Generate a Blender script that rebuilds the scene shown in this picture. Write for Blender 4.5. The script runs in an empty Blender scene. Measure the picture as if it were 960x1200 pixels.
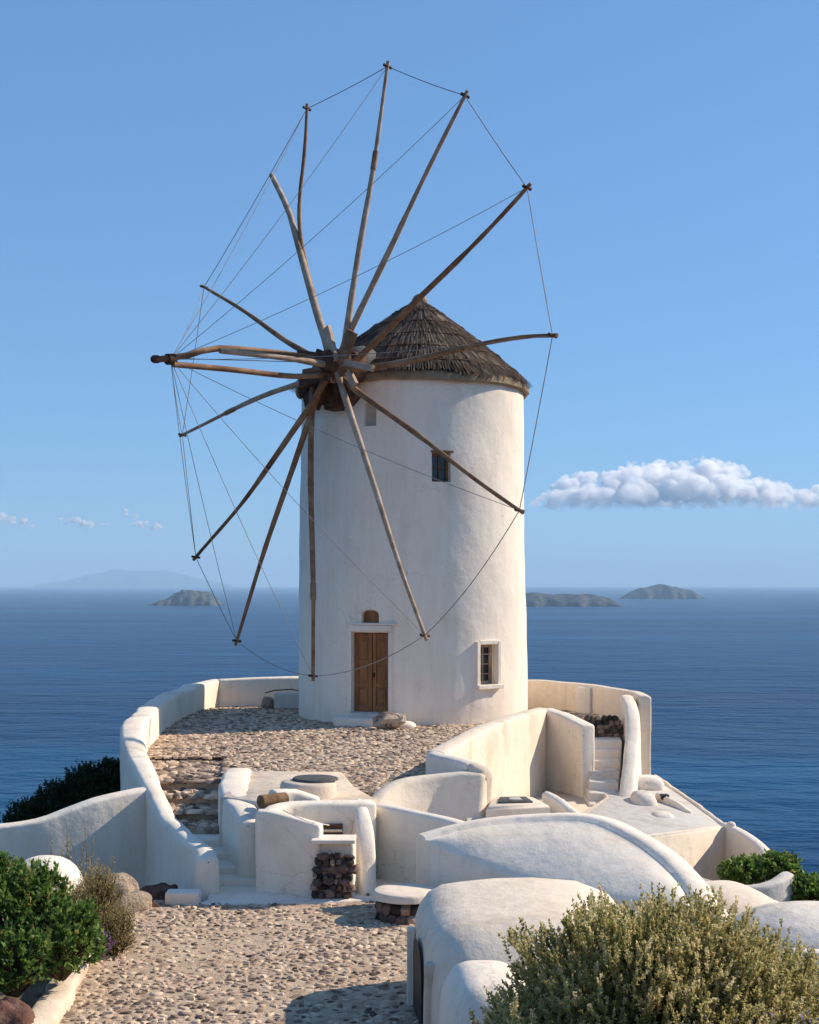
import bpy, bmesh, math, random
import numpy as np
from mathutils import Vector, Matrix

scene = bpy.context.scene
R = math.radians
rng = np.random.default_rng(7)
random.seed(7)

# ------------------------------------------------------------------ camera, sky, sun, exposure
EYE = 2.86            # eye height above the mill terrace (z = 0)
FOC = 1600.0          # focal length in pixels of the 960 x 1200 photograph
HOR = 684.0           # eye level row
cam_d = bpy.data.cameras.new('camera'); cam = bpy.data.objects.new('camera', cam_d)
scene.collection.objects.link(cam); scene.camera = cam
cam.location = (0, 0, EYE); cam.rotation_euler = (R(90), 0, 0)
cam_d.sensor_width = 36.0; cam_d.lens = 36.0 * FOC / 1200.0
cam_d.shift_y = (HOR - 600.0) / 1200.0
cam_d.clip_start = 0.1; cam_d.clip_end = 250000.0

SUN_EL, SUN_AZ = R(33.5), R(70)      # azimuth measured from +Y towards +X
sun_dir = Vector((math.sin(SUN_AZ) * math.cos(SUN_EL), math.cos(SUN_AZ) * math.cos(SUN_EL), math.sin(SUN_EL)))
world = bpy.data.worlds.new('World'); scene.world = world; world.use_nodes = True
wn = world.node_tree.nodes; wl = world.node_tree.links
sky = wn.new('ShaderNodeTexSky'); sky.sky_type = 'NISHITA'; sky.sun_disc = False
sky.sun_elevation = SUN_EL; sky.sun_rotation = SUN_AZ
sky.altitude = 100; sky.air_density = 1.0; sky.dust_density = 0.0; sky.ozone_density = 8.0
gam = wn.new('ShaderNodeGamma'); gam.inputs['Gamma'].default_value = 0.52      # the camera's soft tone response, whole dome alike
tint = wn.new('ShaderNodeMixRGB'); tint.blend_type = 'MULTIPLY'; tint.inputs[0].default_value = 1.0
tint.inputs[2].default_value = (1.08, 1.58, 2.12, 1)
wl.new(sky.outputs['Color'], gam.inputs['Color']); wl.new(gam.outputs['Color'], tint.inputs[1])
wl.new(tint.outputs['Color'], wn['Background'].inputs['Color'])
wn['Background'].inputs['Strength'].default_value = 0.122
sun_l = bpy.data.lights.new('sun', 'SUN'); sun_o = bpy.data.objects.new('sun', sun_l)
scene.collection.objects.link(sun_o)
sun_l.energy = 5.0; sun_l.angle = R(0.53); sun_l.color = (1.0, 0.875, 0.71)
sun_o.rotation_euler = (-sun_dir).to_track_quat('-Z', 'Y').to_euler()
scene.view_settings.view_transform = 'Standard'; scene.view_settings.look = 'None'
scene.view_settings.exposure = 0.32; scene.view_settings.gamma = 1.0
scene.view_settings.use_curve_mapping = False
scene.render.engine = 'CYCLES'
scene.cycles.use_denoising = True
scene.cycles.max_bounces = 12; scene.cycles.transparent_max_bounces = 24
scene.cycles.volume_bounces = 12

# ------------------------------------------------------------------ helpers
def at(px, py, Y):
    """A world point at depth Y that the photograph shows at (px, py)."""
    return ((px - 480.0) / FOC * Y, Y, EYE - (py - HOR) / FOC * Y)

def link(o, parent=None):
    scene.collection.objects.link(o)
    if parent is not None:
        o.parent = parent
    return o

def mesh_obj(name, verts, faces, mat, parent=None, smooth=True, sharp=None, attrs=None):
    me = bpy.data.meshes.new(name)
    me.from_pydata([tuple(map(float, v)) for v in verts], [], faces)
    me.update()
    if mat is not None:
        me.materials.append(mat)
    if smooth:
        me.polygons.foreach_set('use_smooth', [True] * len(me.polygons))
        if sharp is not None:
            me.set_sharp_from_angle(angle=R(sharp))
    if attrs:
        for k, v in attrs.items():
            a = me.attributes.new(k, 'FLOAT', 'FACE'); a.data.foreach_set('value', np.asarray(v, dtype=np.float32))
    o = bpy.data.objects.new(name, me)
    return link(o, parent)

def quads_obj(name, V, nq, mat, parent=None, var=None, smooth=False, tri=False):
    """Fast build of many separate quads: V is (nq*4,3) (or nq*3 for triangles)."""
    k = 3 if tri else 4
    V = np.ascontiguousarray(V, dtype=np.float32).reshape(-1, 3)
    me = bpy.data.meshes.new(name)
    me.vertices.add(len(V)); me.vertices.foreach_set('co', V.ravel())
    me.loops.add(nq * k); me.loops.foreach_set('vertex_index', np.arange(nq * k, dtype=np.int32))
    me.polygons.add(nq); me.polygons.foreach_set('loop_start', np.arange(0, nq * k, k, dtype=np.int32))
    me.update(calc_edges=True); me.validate()
    me.materials.append(mat)
    if var is not None:
        a = me.attributes.new('var', 'FLOAT', 'FACE'); a.data.foreach_set('value', np.asarray(var, dtype=np.float32))
    return link(bpy.data.objects.new(name, me), parent)

def thing(name, label, cat, loc=(0, 0, 0), group=None):
    o = bpy.data.objects.new(name, None); o.empty_display_size = 0.2
    scene.collection.objects.link(o); o.location = loc
    o['label'] = label; o['category'] = cat
    if group: o['group'] = group
    bpy.context.view_layer.update()
    return o

def tag(o, label, cat, group=None):
    o['label'] = label; o['category'] = cat
    if group: o['group'] = group
    return o

def struct(o):
    o['kind'] = 'structure'; return o

def adopt(child, parent):
    """Parent without moving: children are modelled in world coordinates."""
    child.parent = parent
    child.matrix_parent_inverse = Matrix.Translation(-Vector(parent.location))
    return child

_W = rng.normal(size=(3, 7, 3)); _PH = rng.uniform(0, 6.28, size=(3, 7))
def lump(V, amp, freq):
    """Smooth hand-made unevenness for plaster: sum of sines, vector valued."""
    V = np.asarray(V, float); out = np.zeros_like(V)
    for c in range(3):
        for k in range(7):
            f = freq * (0.5 + 0.35 * k)
            out[:, c] += np.sin(V @ _W[c, k] * f + _PH[c, k]) / (1 + 0.6 * k)
    return out * (amp / 2.2)

def catmull(pts, step):
    P = np.array(pts, float)
    if len(P) == 2:
        n = max(2, int(np.linalg.norm(P[1, :2] - P[0, :2]) / step))
        return np.array([P[0] + (P[1] - P[0]) * i / n for i in range(n + 1)])
    Q = np.vstack([2 * P[0] - P[1], P, 2 * P[-1] - P[-2]])
    out = []
    for i in range(1, len(Q) - 2):
        n = max(1, int(np.linalg.norm(Q[i + 1, :2] - Q[i, :2]) / step))
        for j in range(n):
            t = j / n
            out.append(0.5 * ((2 * Q[i]) + (-Q[i - 1] + Q[i + 1]) * t + (2 * Q[i - 1] - 5 * Q[i] + 4 * Q[i + 1] - Q[i + 2]) * t * t
                              + (-Q[i - 1] + 3 * Q[i] - 3 * Q[i + 1] + Q[i + 2]) * t ** 3))
    out.append(P[-1])
    return np.array(out)

def wall(name, path, mat, half=0.18, zbot=-1.3, r=0.06, bl=0.0, br=0.0, amp=0.012, freq=3.0, step=0.13, curve=True, parent=None, ends=True):
    """Hand-plastered wall swept along (x, y, ztop[, half, bl, br]); rounded top edges, lumpy faces, rounded ends."""
    P = np.array([tuple(p) + (half, bl, br)[len(p) - 3:] if len(p) < 6 else p for p in path], float)
    if curve:
        S = catmull(P, step)
    else:
        S = []
        for i in range(len(P) - 1):
            n = max(1, int(np.linalg.norm(P[i + 1, :2] - P[i, :2]) / step))
            S += [P[i] + (P[i + 1] - P[i]) * j / n for j in range(n)]
        S = np.array(S + [P[-1]])
    n = len(S)
    T = np.gradient(S[:, :2], axis=0); T /= np.linalg.norm(T, axis=1)[:, None] + 1e-9
    secs = []
    idx = [(0, a) for a in (90, 60, 30)] + [(i, 0) for i in range(n)] + [(n - 1, -a) for a in (30, 60, 90)]
    if not ends:
        idx = [(i, 0) for i in range(n)]
    for i, a in idx:
        x, y, zt, h, b_l, b_r = S[i]
        t = T[i]; nl = np.array([-t[1], t[0]])
        inset = r * (1 - math.cos(R(abs(a)))); along = -math.copysign(r * math.sin(R(abs(a))), a) if a else 0.0
        c = np.array([x, y]) + t * (along - (math.copysign(r, -a) if a else 0.0) * 0)
        hh = h - inset; ztt = zt - inset
        prof = []
        ns = max(2, int((zt - zbot) / 0.2))
        for k in range(ns + 1):
            f = k / ns; prof.append((hh + b_l * (1 - f) ** 1.3, zbot + (ztt - r - zbot) * f))
        for d in (30, 60, 90):
            prof.append((hh - r + r * math.cos(R(d)), ztt - r + r * math.sin(R(d))))
        prof.append((0.0, ztt + 0.012))
        for d in (90, 60, 30):
            prof.append((-(hh - r + r * math.cos(R(d))), ztt - r + r * math.sin(R(d))))
        for k in range(ns, -1, -1):
            f = k / ns; prof.append((-(hh + b_r * (1 - f) ** 1.3), zbot + (ztt - r - zbot) * f))
        secs.append((c, nl, prof))
    m = min(len(s[2]) for s in secs)
    # resample profiles to a common count
    M = max(len(s[2]) for s in secs)
    V = []
    for c, nl, prof in secs:
        if len(prof) != M:
            pr = np.array(prof); k = (len(prof) - 7) // 2
            K = (M - 7) // 2
            L = np.array([pr[0] + (pr[k - 1] - pr[0]) * j / (K - 1) for j in range(K)])
            Rr = np.array([pr[-k] + (pr[-1] - pr[-k]) * j / (K - 1) for j in range(K)])
            prof = np.vstack([L, pr[k:k + 7], Rr])
        for o, z in prof:
            q = c + nl * o; V.append((q[0], q[1], z))
    V = np.array(V); V = V + lump(V, amp, freq)
    F = []
    ms = len(secs)
    for i in range(ms - 1):
        for j in range(M - 1):
            F.append((i * M + j, (i + 1) * M + j, (i + 1) * M + j + 1, i * M + j + 1))
    F.append(tuple(range(M))); F.append(tuple((ms - 1) * M + j for j in range(M - 1, -1, -1)))
    return mesh_obj(name, V, F, mat, parent)

def blob(name, c, rad, mat, e=1.0, amp=0.0, freq=3.0, nu=28, nv=16, rot=0.0, parent=None, sub=None):
    """Superellipsoid lump: e < 1 squarer, e = 1 round."""
    V, F = [], []
    sp = lambda v: math.copysign(abs(v) ** e, v)
    for j in range(nv + 1):
        ph = -math.pi / 2 + math.pi * j / nv
        for i in range(nu):
            th = 2 * math.pi * i / nu
            V.append((sp(math.cos(ph)) * sp(math.cos(th)) * rad[0], sp(math.cos(ph)) * sp(math.sin(th)) * rad[1], sp(math.sin(ph)) * rad[2]))
    V = np.array(V); cs, sn = math.cos(rot), math.sin(rot)
    V = np.stack([V[:, 0] * cs - V[:, 1] * sn, V[:, 0] * sn + V[:, 1] * cs, V[:, 2]], 1) + np.array(c)
    if amp: V = V + lump(V, amp, freq)
    for j in range(nv):
        for i in range(nu):
            k = (i + 1) % nu
            F.append((j * nu + i, j * nu + k, (j + 1) * nu + k, (j + 1) * nu + i))
    return mesh_obj(name, V, F, mat, parent)

def slab(name, poly, ztop, zbot, mat, r=0.04, parent=None, amp=0.0):
    """Rounded-edge slab over a polygon given anticlockwise; ztop may be a function of (x, y)."""
    P = np.array(poly, float); n = len(P)
    zt = ztop if callable(ztop) else (lambda x, y: ztop)
    def inset(d):
        out = []
        for i in range(n):
            a, b, c = P[i - 1], P[i], P[(i + 1) % n]
            u = (b - a) / np.linalg.norm(b - a); v = (c - b) / np.linalg.norm(c - b)
            n1 = np.array([-u[1], u[0]]); n2 = np.array([-v[1], v[0]])
            m = n1 + n2; m /= max(0.35, m @ m / 2)
            out.append(b + m * d)
        return np.array(out)
    rings = []
    for d, dz in ((0, None), (0, r), (0.3 * r, 0.3 * r), (r, 0.0)):
        Q = inset(d)
        rings.append([(x, y, zbot if dz is None else zt(x, y) - dz) for x, y in Q])
    V = [v for rg in rings for v in rg]; F = []
    for k in range(3):
        for i in range(n):
            j = (i + 1) % n
            F.append((k * n + i, k * n + j, (k + 1) * n + j, (k + 1) * n + i))
    F.append(tuple(3 * n + i for i in range(n)))
    return mesh_obj(name, V, F, mat, parent, sharp=50)

def loft(name, rows, mat, parent=None, amp=0.0, freq=3.0, sharp=None, caps=False):
    Rw = np.array(rows, float); a, b = Rw.shape[:2]
    V = Rw.reshape(-1, 3)
    F = [(i * b + j, i * b + j + 1, (i + 1) * b + j + 1, (i + 1) * b + j) for i in range(a - 1) for j in range(b - 1)]
    if caps:
        F.append(tuple(i * b for i in range(a - 1, -1, -1))); F.append(tuple(i * b + b - 1 for i in range(a)))
    if amp: V = V + lump(V, amp, freq)
    return mesh_obj(name, V, F, mat, parent, sharp=sharp)

def tube(name, pts, rad, mat, parent=None, n=8, cap=True, smooth=True, amp=0.0):
    V, F = tube_data(pts, rad, n, cap)
    if amp: V = np.array(V) + lump(V, amp, 4)
    return mesh_obj(name, V, F, mat, parent, smooth=smooth, sharp=60)

def tube_data(pts, rad, n=8, cap=True, base=0):
    P = np.array(pts, float); rad = np.broadcast_to(np.array(rad, float), (len(P),))
    T = np.gradient(P, axis=0); T /= np.linalg.norm(T, axis=1)[:, None] + 1e-12
    up = np.array([0, 0, 1.0]) if abs(T[0, 2]) < 0.9 else np.array([1.0, 0, 0])
    V, F = [], []
    for i in range(len(P)):
        s = np.cross(T[i], up); s /= np.linalg.norm(s); u = np.cross(s, T[i])
        for k in range(n):
            a = 2 * math.pi * k / n
            V.append(P[i] + (s * math.cos(a) + u * math.sin(a)) * rad[i])
    for i in range(len(P) - 1):
        for k in range(n):
            l = (k + 1) % n
            F.append((base + i * n + k, base + i * n + l, base + (i + 1) * n + l, base + (i + 1) * n + k))
    if cap:
        F.append(tuple(base + k for k in range(n - 1, -1, -1))); F.append(tuple(base + (len(P) - 1) * n + k for k in range(n)))
    return V, F

def box_data(c, half, ax=None, base=0):
    c = np.array(c, float); ax = np.eye(3) if ax is None else np.array(ax, float)
    V = [c + ax[0] * half[0] * sx + ax[1] * half[1] * sy + ax[2] * half[2] * sz for sz in (-1, 1) for sy in (-1, 1) for sx in (-1, 1)]
    f = [(0, 2, 3, 1), (4, 5, 7, 6), (0, 1, 5, 4), (2, 6, 7, 3), (0, 4, 6, 2), (1, 3, 7, 5)]
    return V, [tuple(base + i for i in q) for q in f]

def box(name, c, half, mat, parent=None, ax=None, bevel=0.0):
    V, F = box_data(c, half, ax)
    if np.linalg.det(np.eye(3) if ax is None else np.array(ax, float)) < 0:
        F = [tuple(reversed(f)) for f in F]
    o = mesh_obj(name, V, F, mat, parent, smooth=False)
    if bevel:
        bm = bmesh.new(); bm.from_mesh(o.data)
        bmesh.ops.bevel(bm, geom=bm.edges[:], offset=bevel, segments=2, profile=0.6, affect='EDGES')
        bm.to_mesh(o.data); bm.free()
    return o

def stone_data(c, rad, seed, base=0, e=0.8):
    """A rough stone: 8 x 4 faceted, uneven lump."""
    r_ = random.Random(seed); V, F = [], []
    nu, nv = 9, 5
    for j in range(nv + 1):
        ph = -math.pi / 2 + math.pi * j / nv
        for i in range(nu):
            th = 2 * math.pi * i / nu + 0.3 * j
            k = 1 + r_.uniform(-0.24, 0.22)
            if j in (0, nv): k = 1
            cp, sp_ = math.copysign(abs(math.cos(ph)) ** e, math.cos(ph)), math.copysign(abs(math.sin(ph)) ** e, math.sin(ph))
            V.append((c[0] + rad[0] * k * cp * math.cos(th), c[1] + rad[1] * k * cp * math.sin(th), c[2] + rad[2] * k * sp_))
    for j in range(nv):
        for i in range(nu):
            l = (i + 1) % nu
            F.append((base + j * nu + i, base + j * nu + l, base + (j + 1) * nu + l, base + (j + 1) * nu + i))
    return V, F

def stone(name, c, rad, seed, mat, parent=None):
    V, F = stone_data(c, rad, seed)
    return mesh_obj(name, V, F, mat, parent, smooth=True, sharp=38)

# ------------------------------------------------------------------ materials
def newmat(name):
    m = bpy.data.materials.new(name); m.use_nodes = True
    nt = m.node_tree; return m, nt, nt.nodes, nt.links, nt.nodes['Principled BSDF']

def ramp(nodes, stops):
    r = nodes.new('ShaderNodeValToRGB'); e = r.color_ramp.elements
    e[0].position, e[0].color = stops[0][0], (*stops[0][1], 1)
    e[1].position, e[1].color = stops[-1][0], (*stops[-1][1], 1)
    for p, c in stops[1:-1]:
        x = e.new(p); x.color = (*c, 1)
    return r

def noise_tex(nt, scale, detail=6, rough=0.6, coord='Object', scl=None):
    tc = nt.nodes.new('ShaderNodeTexCoord'); n = nt.nodes.new('ShaderNodeTexNoise')
    n.inputs['Scale'].default_value = scale; n.inputs['Detail'].default_value = detail; n.inputs['Roughness'].default_value = rough
    if scl is not None:
        mp = nt.nodes.new('ShaderNodeMapping'); mp.inputs['Scale'].default_value = scl
        nt.links.new(tc.outputs[coord], mp.inputs['Vector']); nt.links.new(mp.outputs[0], n.inputs['Vector'])
    else:
        nt.links.new(tc.outputs[coord], n.inputs['Vector'])
    return n

def mat_noise(name, stops, scale=3.0, rough=0.9, bump=0.2, bscale=40.0, bdist=0.02, detail=6, spec=0.2, scl=None, coord='Object', bscl=None):
    m, nt, N, L, b = newmat(name)
    n = noise_tex(nt, scale, detail, 0.62, coord, scl); r = ramp(N, stops)
    L.new(n.outputs['Fac'], r.inputs['Fac']); L.new(r.outputs['Color'], b.inputs['Base Color'])
    b.inputs['Roughness'].default_value = rough; b.inputs['Specular IOR Level'].default_value = spec
    if bump:
        n2 = noise_tex(nt, bscale, 5, 0.65, coord, bscl); bp = N.new('ShaderNodeBump')
        bp.inputs['Strength'].default_value = bump; bp.inputs['Distance'].default_value = bdist
        L.new(n2.outputs['Fac'], bp.inputs['Height']); L.new(bp.outputs['Normal'], b.inputs['Normal'])
    return m

def plaster(name, base=(0.80, 0.775, 0.735), dirt=(0.62, 0.57, 0.50), bump=0.35):
    """Limewash: cloudy tone, faint vertical rain streaks, trowel and grit relief, hairline cracks."""
    m, nt, N, L, b = newmat(name)
    n1 = noise_tex(nt, 1.1, 8, 0.62)
    r1 = ramp(N, [(0.33, dirt), (0.47, base), (0.75, tuple(min(0.86, c * 1.05) for c in base))])
    L.new(n1.outputs['Fac'], r1.inputs['Fac'])
    n2 = noise_tex(nt, 6.0, 5, 0.6, 'Object', (1.0, 1.0, 0.12))          # streaks
    r2 = ramp(N, [(0.30, (0.90, 0.88, 0.85)), (0.55, (1, 1, 1))])
    L.new(n2.outputs['Fac'], r2.inputs['Fac'])
    mx = N.new('ShaderNodeMixRGB'); mx.blend_type = 'MULTIPLY'; mx.inputs[0].default_value = 0.75
    L.new(r1.outputs[0], mx.inputs[1]); L.new(r2.outputs[0], mx.inputs[2])
    n3 = noise_tex(nt, 23.0, 5, 0.7)
    r3 = ramp(N, [(0.28, (0.86, 0.84, 0.80)), (0.45, (1, 1, 1))])
    L.new(n3.outputs['Fac'], r3.inputs['Fac'])
    mx2 = N.new('ShaderNodeMixRGB'); mx2.blend_type = 'MULTIPLY'; mx2.inputs[0].default_value = 0.8
    L.new(mx.outputs[0], mx2.inputs[1]); L.new(r3.outputs[0], mx2.inputs[2])
    # hairline cracks, only here and there
    tcv = N.new('ShaderNodeTexCoord'); nd = noise_tex(nt, 2.5, 4, 0.6); va = N.new('ShaderNodeVectorMath'); va.operation = 'MULTIPLY_ADD'
    va.inputs[1].default_value = (0.5, 0.5, 0.5); L.new(nd.outputs['Color'], va.inputs[0]); L.new(tcv.outputs['Object'], va.inputs[2])
    vo = N.new('ShaderNodeTexVoronoi'); vo.feature = 'DISTANCE_TO_EDGE'; vo.inputs['Scale'].default_value = 0.9; L.new(va.outputs[0], vo.inputs['Vector'])
    cm = N.new('ShaderNodeMath'); cm.operation = 'LESS_THAN'; cm.inputs[1].default_value = 0.0045; L.new(vo.outputs['Distance'], cm.inputs[0])
    cmask = noise_tex(nt, 0.8, 3, 0.5); cg = N.new('ShaderNodeMath'); cg.operation = 'GREATER_THAN'; cg.inputs[1].default_value = 0.55; L.new(cmask.outputs['Fac'], cg.inputs[0])
    cx = N.new('ShaderNodeMath'); cx.operation = 'MULTIPLY'; L.new(cm.outputs[0], cx.inputs[0]); L.new(cg.outputs[0], cx.inputs[1])
    cf = N.new('ShaderNodeMath'); cf.operation = 'MULTIPLY'; cf.inputs[1].default_value = 0.30; L.new(cx.outputs[0], cf.inputs[0])
    mx3 = N.new('ShaderNodeMixRGB'); mx3.inputs[2].default_value = (0.30, 0.25, 0.20, 1); L.new(cf.outputs[0], mx3.inputs[0]); L.new(mx2.outputs[0], mx3.inputs[1])
    L.new(mx3.outputs[0], b.inputs['Base Color'])
    b.inputs['Roughness'].default_value = 0.92; b.inputs['Specular IOR Level'].default_value = 0.15
    h1 = noise_tex(nt, 5.0, 4, 0.5); h2 = noise_tex(nt, 38.0, 5, 0.7)
    ad = N.new('ShaderNodeMath'); ad.operation = 'MULTIPLY_ADD'; ad.inputs[1].default_value = 0.22
    L.new(h2.outputs['Fac'], ad.inputs[0]); L.new(h1.outputs['Fac'], ad.inputs[2])
    bp = N.new('ShaderNodeBump'); bp.inputs['Strength'].default_value = bump; bp.inputs['Distance'].default_value = 0.06
    L.new(ad.outputs[0], bp.inputs['Height']); L.new(bp.outputs['Normal'], b.inputs['Normal'])
    return m

def mat_var(name, stops, rough=0.85, trans=0.0, spec=0.2, bump=0.0, bscale=60):
    """Colour from the per-face attribute 'var' (each leaf, stone or reed has its own)."""
    m, nt, N, L, b = newmat(name)
    at_ = N.new('ShaderNodeAttribute'); at_.attribute_name = 'var'
    r = ramp(N, stops); L.new(at_.outputs['Fac'], r.inputs['Fac']); L.new(r.outputs['Color'], b.inputs['Base Color'])
    b.inputs['Roughness'].default_value = rough; b.inputs['Specular IOR Level'].default_value = spec
    if bump:
        n2 = noise_tex(nt, bscale, 5, 0.65); bp = N.new('ShaderNodeBump'); bp.inputs['Strength'].default_value = bump
        bp.inputs['Distance'].default_value = 0.02
        L.new(n2.outputs['Fac'], bp.inputs['Height']); L.new(bp.outputs['Normal'], b.inputs['Normal'])
    if trans:
        t = N.new('ShaderNodeBsdfTranslucent'); L.new(r.outputs['Color'], t.inputs['Color'])
        mx = N.new('ShaderNodeMixShader'); mx.inputs[0].default_value = trans
        L.new(b.outputs[0], mx.inputs[1]); L.new(t.outputs[0], mx.inputs[2])
        L.new(mx.outputs[0], N['Material Output'].inputs['Surface'])
    return m

def mat_objvar(name, stops, rough=0.9, bump=0.4, bscale=45):
    """Stone whose tone differs from object to object (Object Info random) with a mottled surface."""
    m, nt, N, L, b = newmat(name)
    oi = N.new('ShaderNodeObjectInfo'); n = noise_tex(nt, 14, 6, 0.65)
    ma = N.new('ShaderNodeMath'); ma.operation = 'MULTIPLY_ADD'; ma.inputs[1].default_value = 0.45
    sb = N.new('ShaderNodeMath'); sb.operation = 'SUBTRACT'; sb.inputs[1].default_value = 0.22
    L.new(n.outputs['Fac'], ma.inputs[0]); L.new(oi.outputs['Random'], ma.inputs[2]); L.new(ma.outputs[0], sb.inputs[0])
    r = ramp(N, stops); L.new(sb.outputs[0], r.inputs['Fac']); L.new(r.outputs[0], b.inputs['Base Color'])
    b.inputs['Roughness'].default_value = rough; b.inputs['Specular IOR Level'].default_value = 0.2
    n2 = noise_tex(nt, bscale, 5, 0.65); bp = N.new('ShaderNodeBump'); bp.inputs['Strength'].default_value = bump; bp.inputs['Distance'].default_value = 0.02
    L.new(n2.outputs['Fac'], bp.inputs['Height']); L.new(bp.outputs['Normal'], b.inputs['Normal'])
    return m

M = {}
M['plaster'] = plaster('whitewashed_plaster', (0.87, 0.755, 0.625), (0.78, 0.665, 0.53), 0.30)
M['plaster_old'] = plaster('weathered_plaster', (0.77, 0.69, 0.59), (0.56, 0.48, 0.39), 0.45)
M['plaster_cream'] = plaster('cream_plaster', (0.77, 0.655, 0.52), (0.65, 0.54, 0.41), 0.34)
M['mill_plaster'] = plaster('mill_plaster', (0.88, 0.765, 0.635), (0.82, 0.70, 0.575), 0.20)
M['floor_plaster'] = plaster('floor_plaster', (0.68, 0.56, 0.44), (0.52, 0.41, 0.30), 0.5)
M['grey_plaster'] = plaster('grey_plaster', (0.60, 0.555, 0.50), (0.46, 0.415, 0.365), 0.4)
M['wood'] = mat_noise('weathered_wood', [(0.25, (0.095, 0.043, 0.019)), (0.5, (0.245, 0.125, 0.062)), (0.78, (0.45, 0.28, 0.165))], 2.2, 0.8, 0.5, 30, 0.01, 8)
M['wood_pale'] = mat_noise('bleached_wood', [(0.25, (0.20, 0.12, 0.075)), (0.5, (0.40, 0.28, 0.19)), (0.78, (0.58, 0.45, 0.35))], 3.2, 0.8, 0.5, 30, 0.01, 8)
M['wood_dark'] = mat_noise('dark_timber', [(0.25, (0.030, 0.015, 0.010)), (0.5, (0.085, 0.043, 0.027)), (0.8, (0.17, 0.095, 0.062))], 5, 0.85, 0.6, 25, 0.02, 8)
M['door_wood'] = mat_noise('varnished_door_wood', [(0.25, (0.10, 0.038, 0.012)), (0.55, (0.26, 0.105, 0.030)), (0.8, (0.37, 0.17, 0.055))], 6, 0.5, 0.25, 60, 0.006, 8, 0.4, (1, 1, 0.12))
M['wire'] = mat_noise('rusty_wire', [(0.3, (0.20, 0.17, 0.155)), (0.7, (0.34, 0.30, 0.275))], 4, 0.7, 0)
M['iron'] = mat_noise('dark_iron', [(0.3, (0.02, 0.018, 0.016)), (0.7, (0.05, 0.045, 0.04))], 8, 0.6, 0.2, 50)
M['glass'] = None
m, nt, N_, L_, b = newmat('window_glass'); b.inputs['Base Color'].default_value = (0.02, 0.03, 0.04, 1); b.inputs['Roughness'].default_value = 0.08; M['glass'] = m
M['fascia'] = mat_noise('clay_eave', [(0.25, (0.17, 0.12, 0.075)), (0.55, (0.30, 0.22, 0.14)), (0.8, (0.40, 0.31, 0.20))], 4, 0.95, 0.7, 18, 0.03, 8)
M['thatch'] = mat_var('thatch_reed', [(0.0, (0.035, 0.025, 0.019)), (0.45, (0.115, 0.083, 0.062)), (0.8, (0.215, 0.16, 0.12)), (1.0, (0.36, 0.28, 0.21))], 0.95, 0, 0.1, 0.5, 80)
M['thatch_core'] = mat_noise('thatch_core', [(0.3, (0.02, 0.014, 0.011)), (0.7, (0.06, 0.043, 0.034))], 8, 1.0, 0.6, 60)
M['cobble'] = mat_var('cobble_stone', [(0.0, (0.085, 0.062, 0.052)), (0.3, (0.25, 0.178, 0.132)), (0.6, (0.53, 0.39, 0.275)), (1.0, (0.74, 0.575, 0.415))], 0.9, 0, 0.2, 0.5, 45)
M['cobble_one'] = mat_objvar('single_cobble_stone', [(0.0, (0.085, 0.062, 0.052)), (0.3, (0.25, 0.178, 0.132)), (0.6, (0.53, 0.39, 0.275)), (1.0, (0.74, 0.575, 0.415))])
M['joint'] = mat_noise('pale_mortar', [(0.3, (0.34, 0.24, 0.165)), (0.5, (0.56, 0.42, 0.295)), (0.7, (0.66, 0.505, 0.365))], 5, 1.0, 0.8, 60, 0.03)
M['lava'] = mat_objvar('volcanic_rubble', [(0.0, (0.032, 0.028, 0.026)), (0.35, (0.085, 0.066, 0.057)), (0.65, (0.20, 0.13, 0.10)), (1.0, (0.42, 0.33, 0.27))], 0.95, 0.8, 30)
M['mortar'] = mat_noise('dark_mortar', [(0.3, (0.05, 0.04, 0.035)), (0.7, (0.14, 0.11, 0.09))], 9, 1.0, 0.6, 50)
M['rock'] = mat_noise('tan_rock', [(0.25, (0.17, 0.12, 0.085)), (0.5, (0.42, 0.32, 0.235)), (0.8, (0.60, 0.49, 0.38))], 9, 0.95, 1.0, 22, 0.06, 9)
M['red_rock'] = mat_noise('red_rock', [(0.25, (0.06, 0.032, 0.026)), (0.5, (0.15, 0.075, 0.055)), (0.8, (0.28, 0.17, 0.13))], 6, 0.95, 0.9, 22, 0.04, 9)
M['earth'] = mat_noise('dry_earth', [(0.3, (0.10, 0.078, 0.052)), (0.5, (0.20, 0.155, 0.105)), (0.75, (0.30, 0.24, 0.17))], 1.3, 1.0, 0.8, 12, 0.1, 10)
M['terracotta'] = mat_noise('log_end', [(0.3, (0.10, 0.055, 0.028)), (0.7, (0.30, 0.18, 0.10))], 9, 0.9, 0.6, 40)
M['lid'] = mat_noise('slate_lid', [(0.3, (0.055, 0.055, 0.055)), (0.7, (0.13, 0.125, 0.12))], 8, 0.8, 0.4, 40)
M['leaf_grey'] = mat_var('grey_green_leaf', [(0.0, (0.12, 0.125, 0.04)), (0.35, (0.32, 0.295, 0.10)), (0.7, (0.58, 0.50, 0.22)), (1.0, (0.78, 0.66, 0.40))], 0.8, 0.52)
M['leaf_green'] = mat_var('bright_green_leaf', [(0.0, (0.035, 0.070, 0.014)), (0.5, (0.115, 0.195, 0.036)), (0.85, (0.21, 0.32, 0.075)), (1.0, (0.36, 0.27, 0.10))], 0.5, 0.45, 0.35)
M['leaf_dark'] = mat_var('dark_green_leaf', [(0.0, (0.008, 0.018, 0.007)), (0.6, (0.024, 0.042, 0.014)), (1.0, (0.05, 0.072, 0.024))], 0.7, 0.2)
M['leaf_dry'] = mat_var('dry_herb', [(0.0, (0.14, 0.105, 0.045)), (0.5, (0.32, 0.25, 0.105)), (1.0, (0.50, 0.41, 0.24))], 0.9, 0.35)
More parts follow.
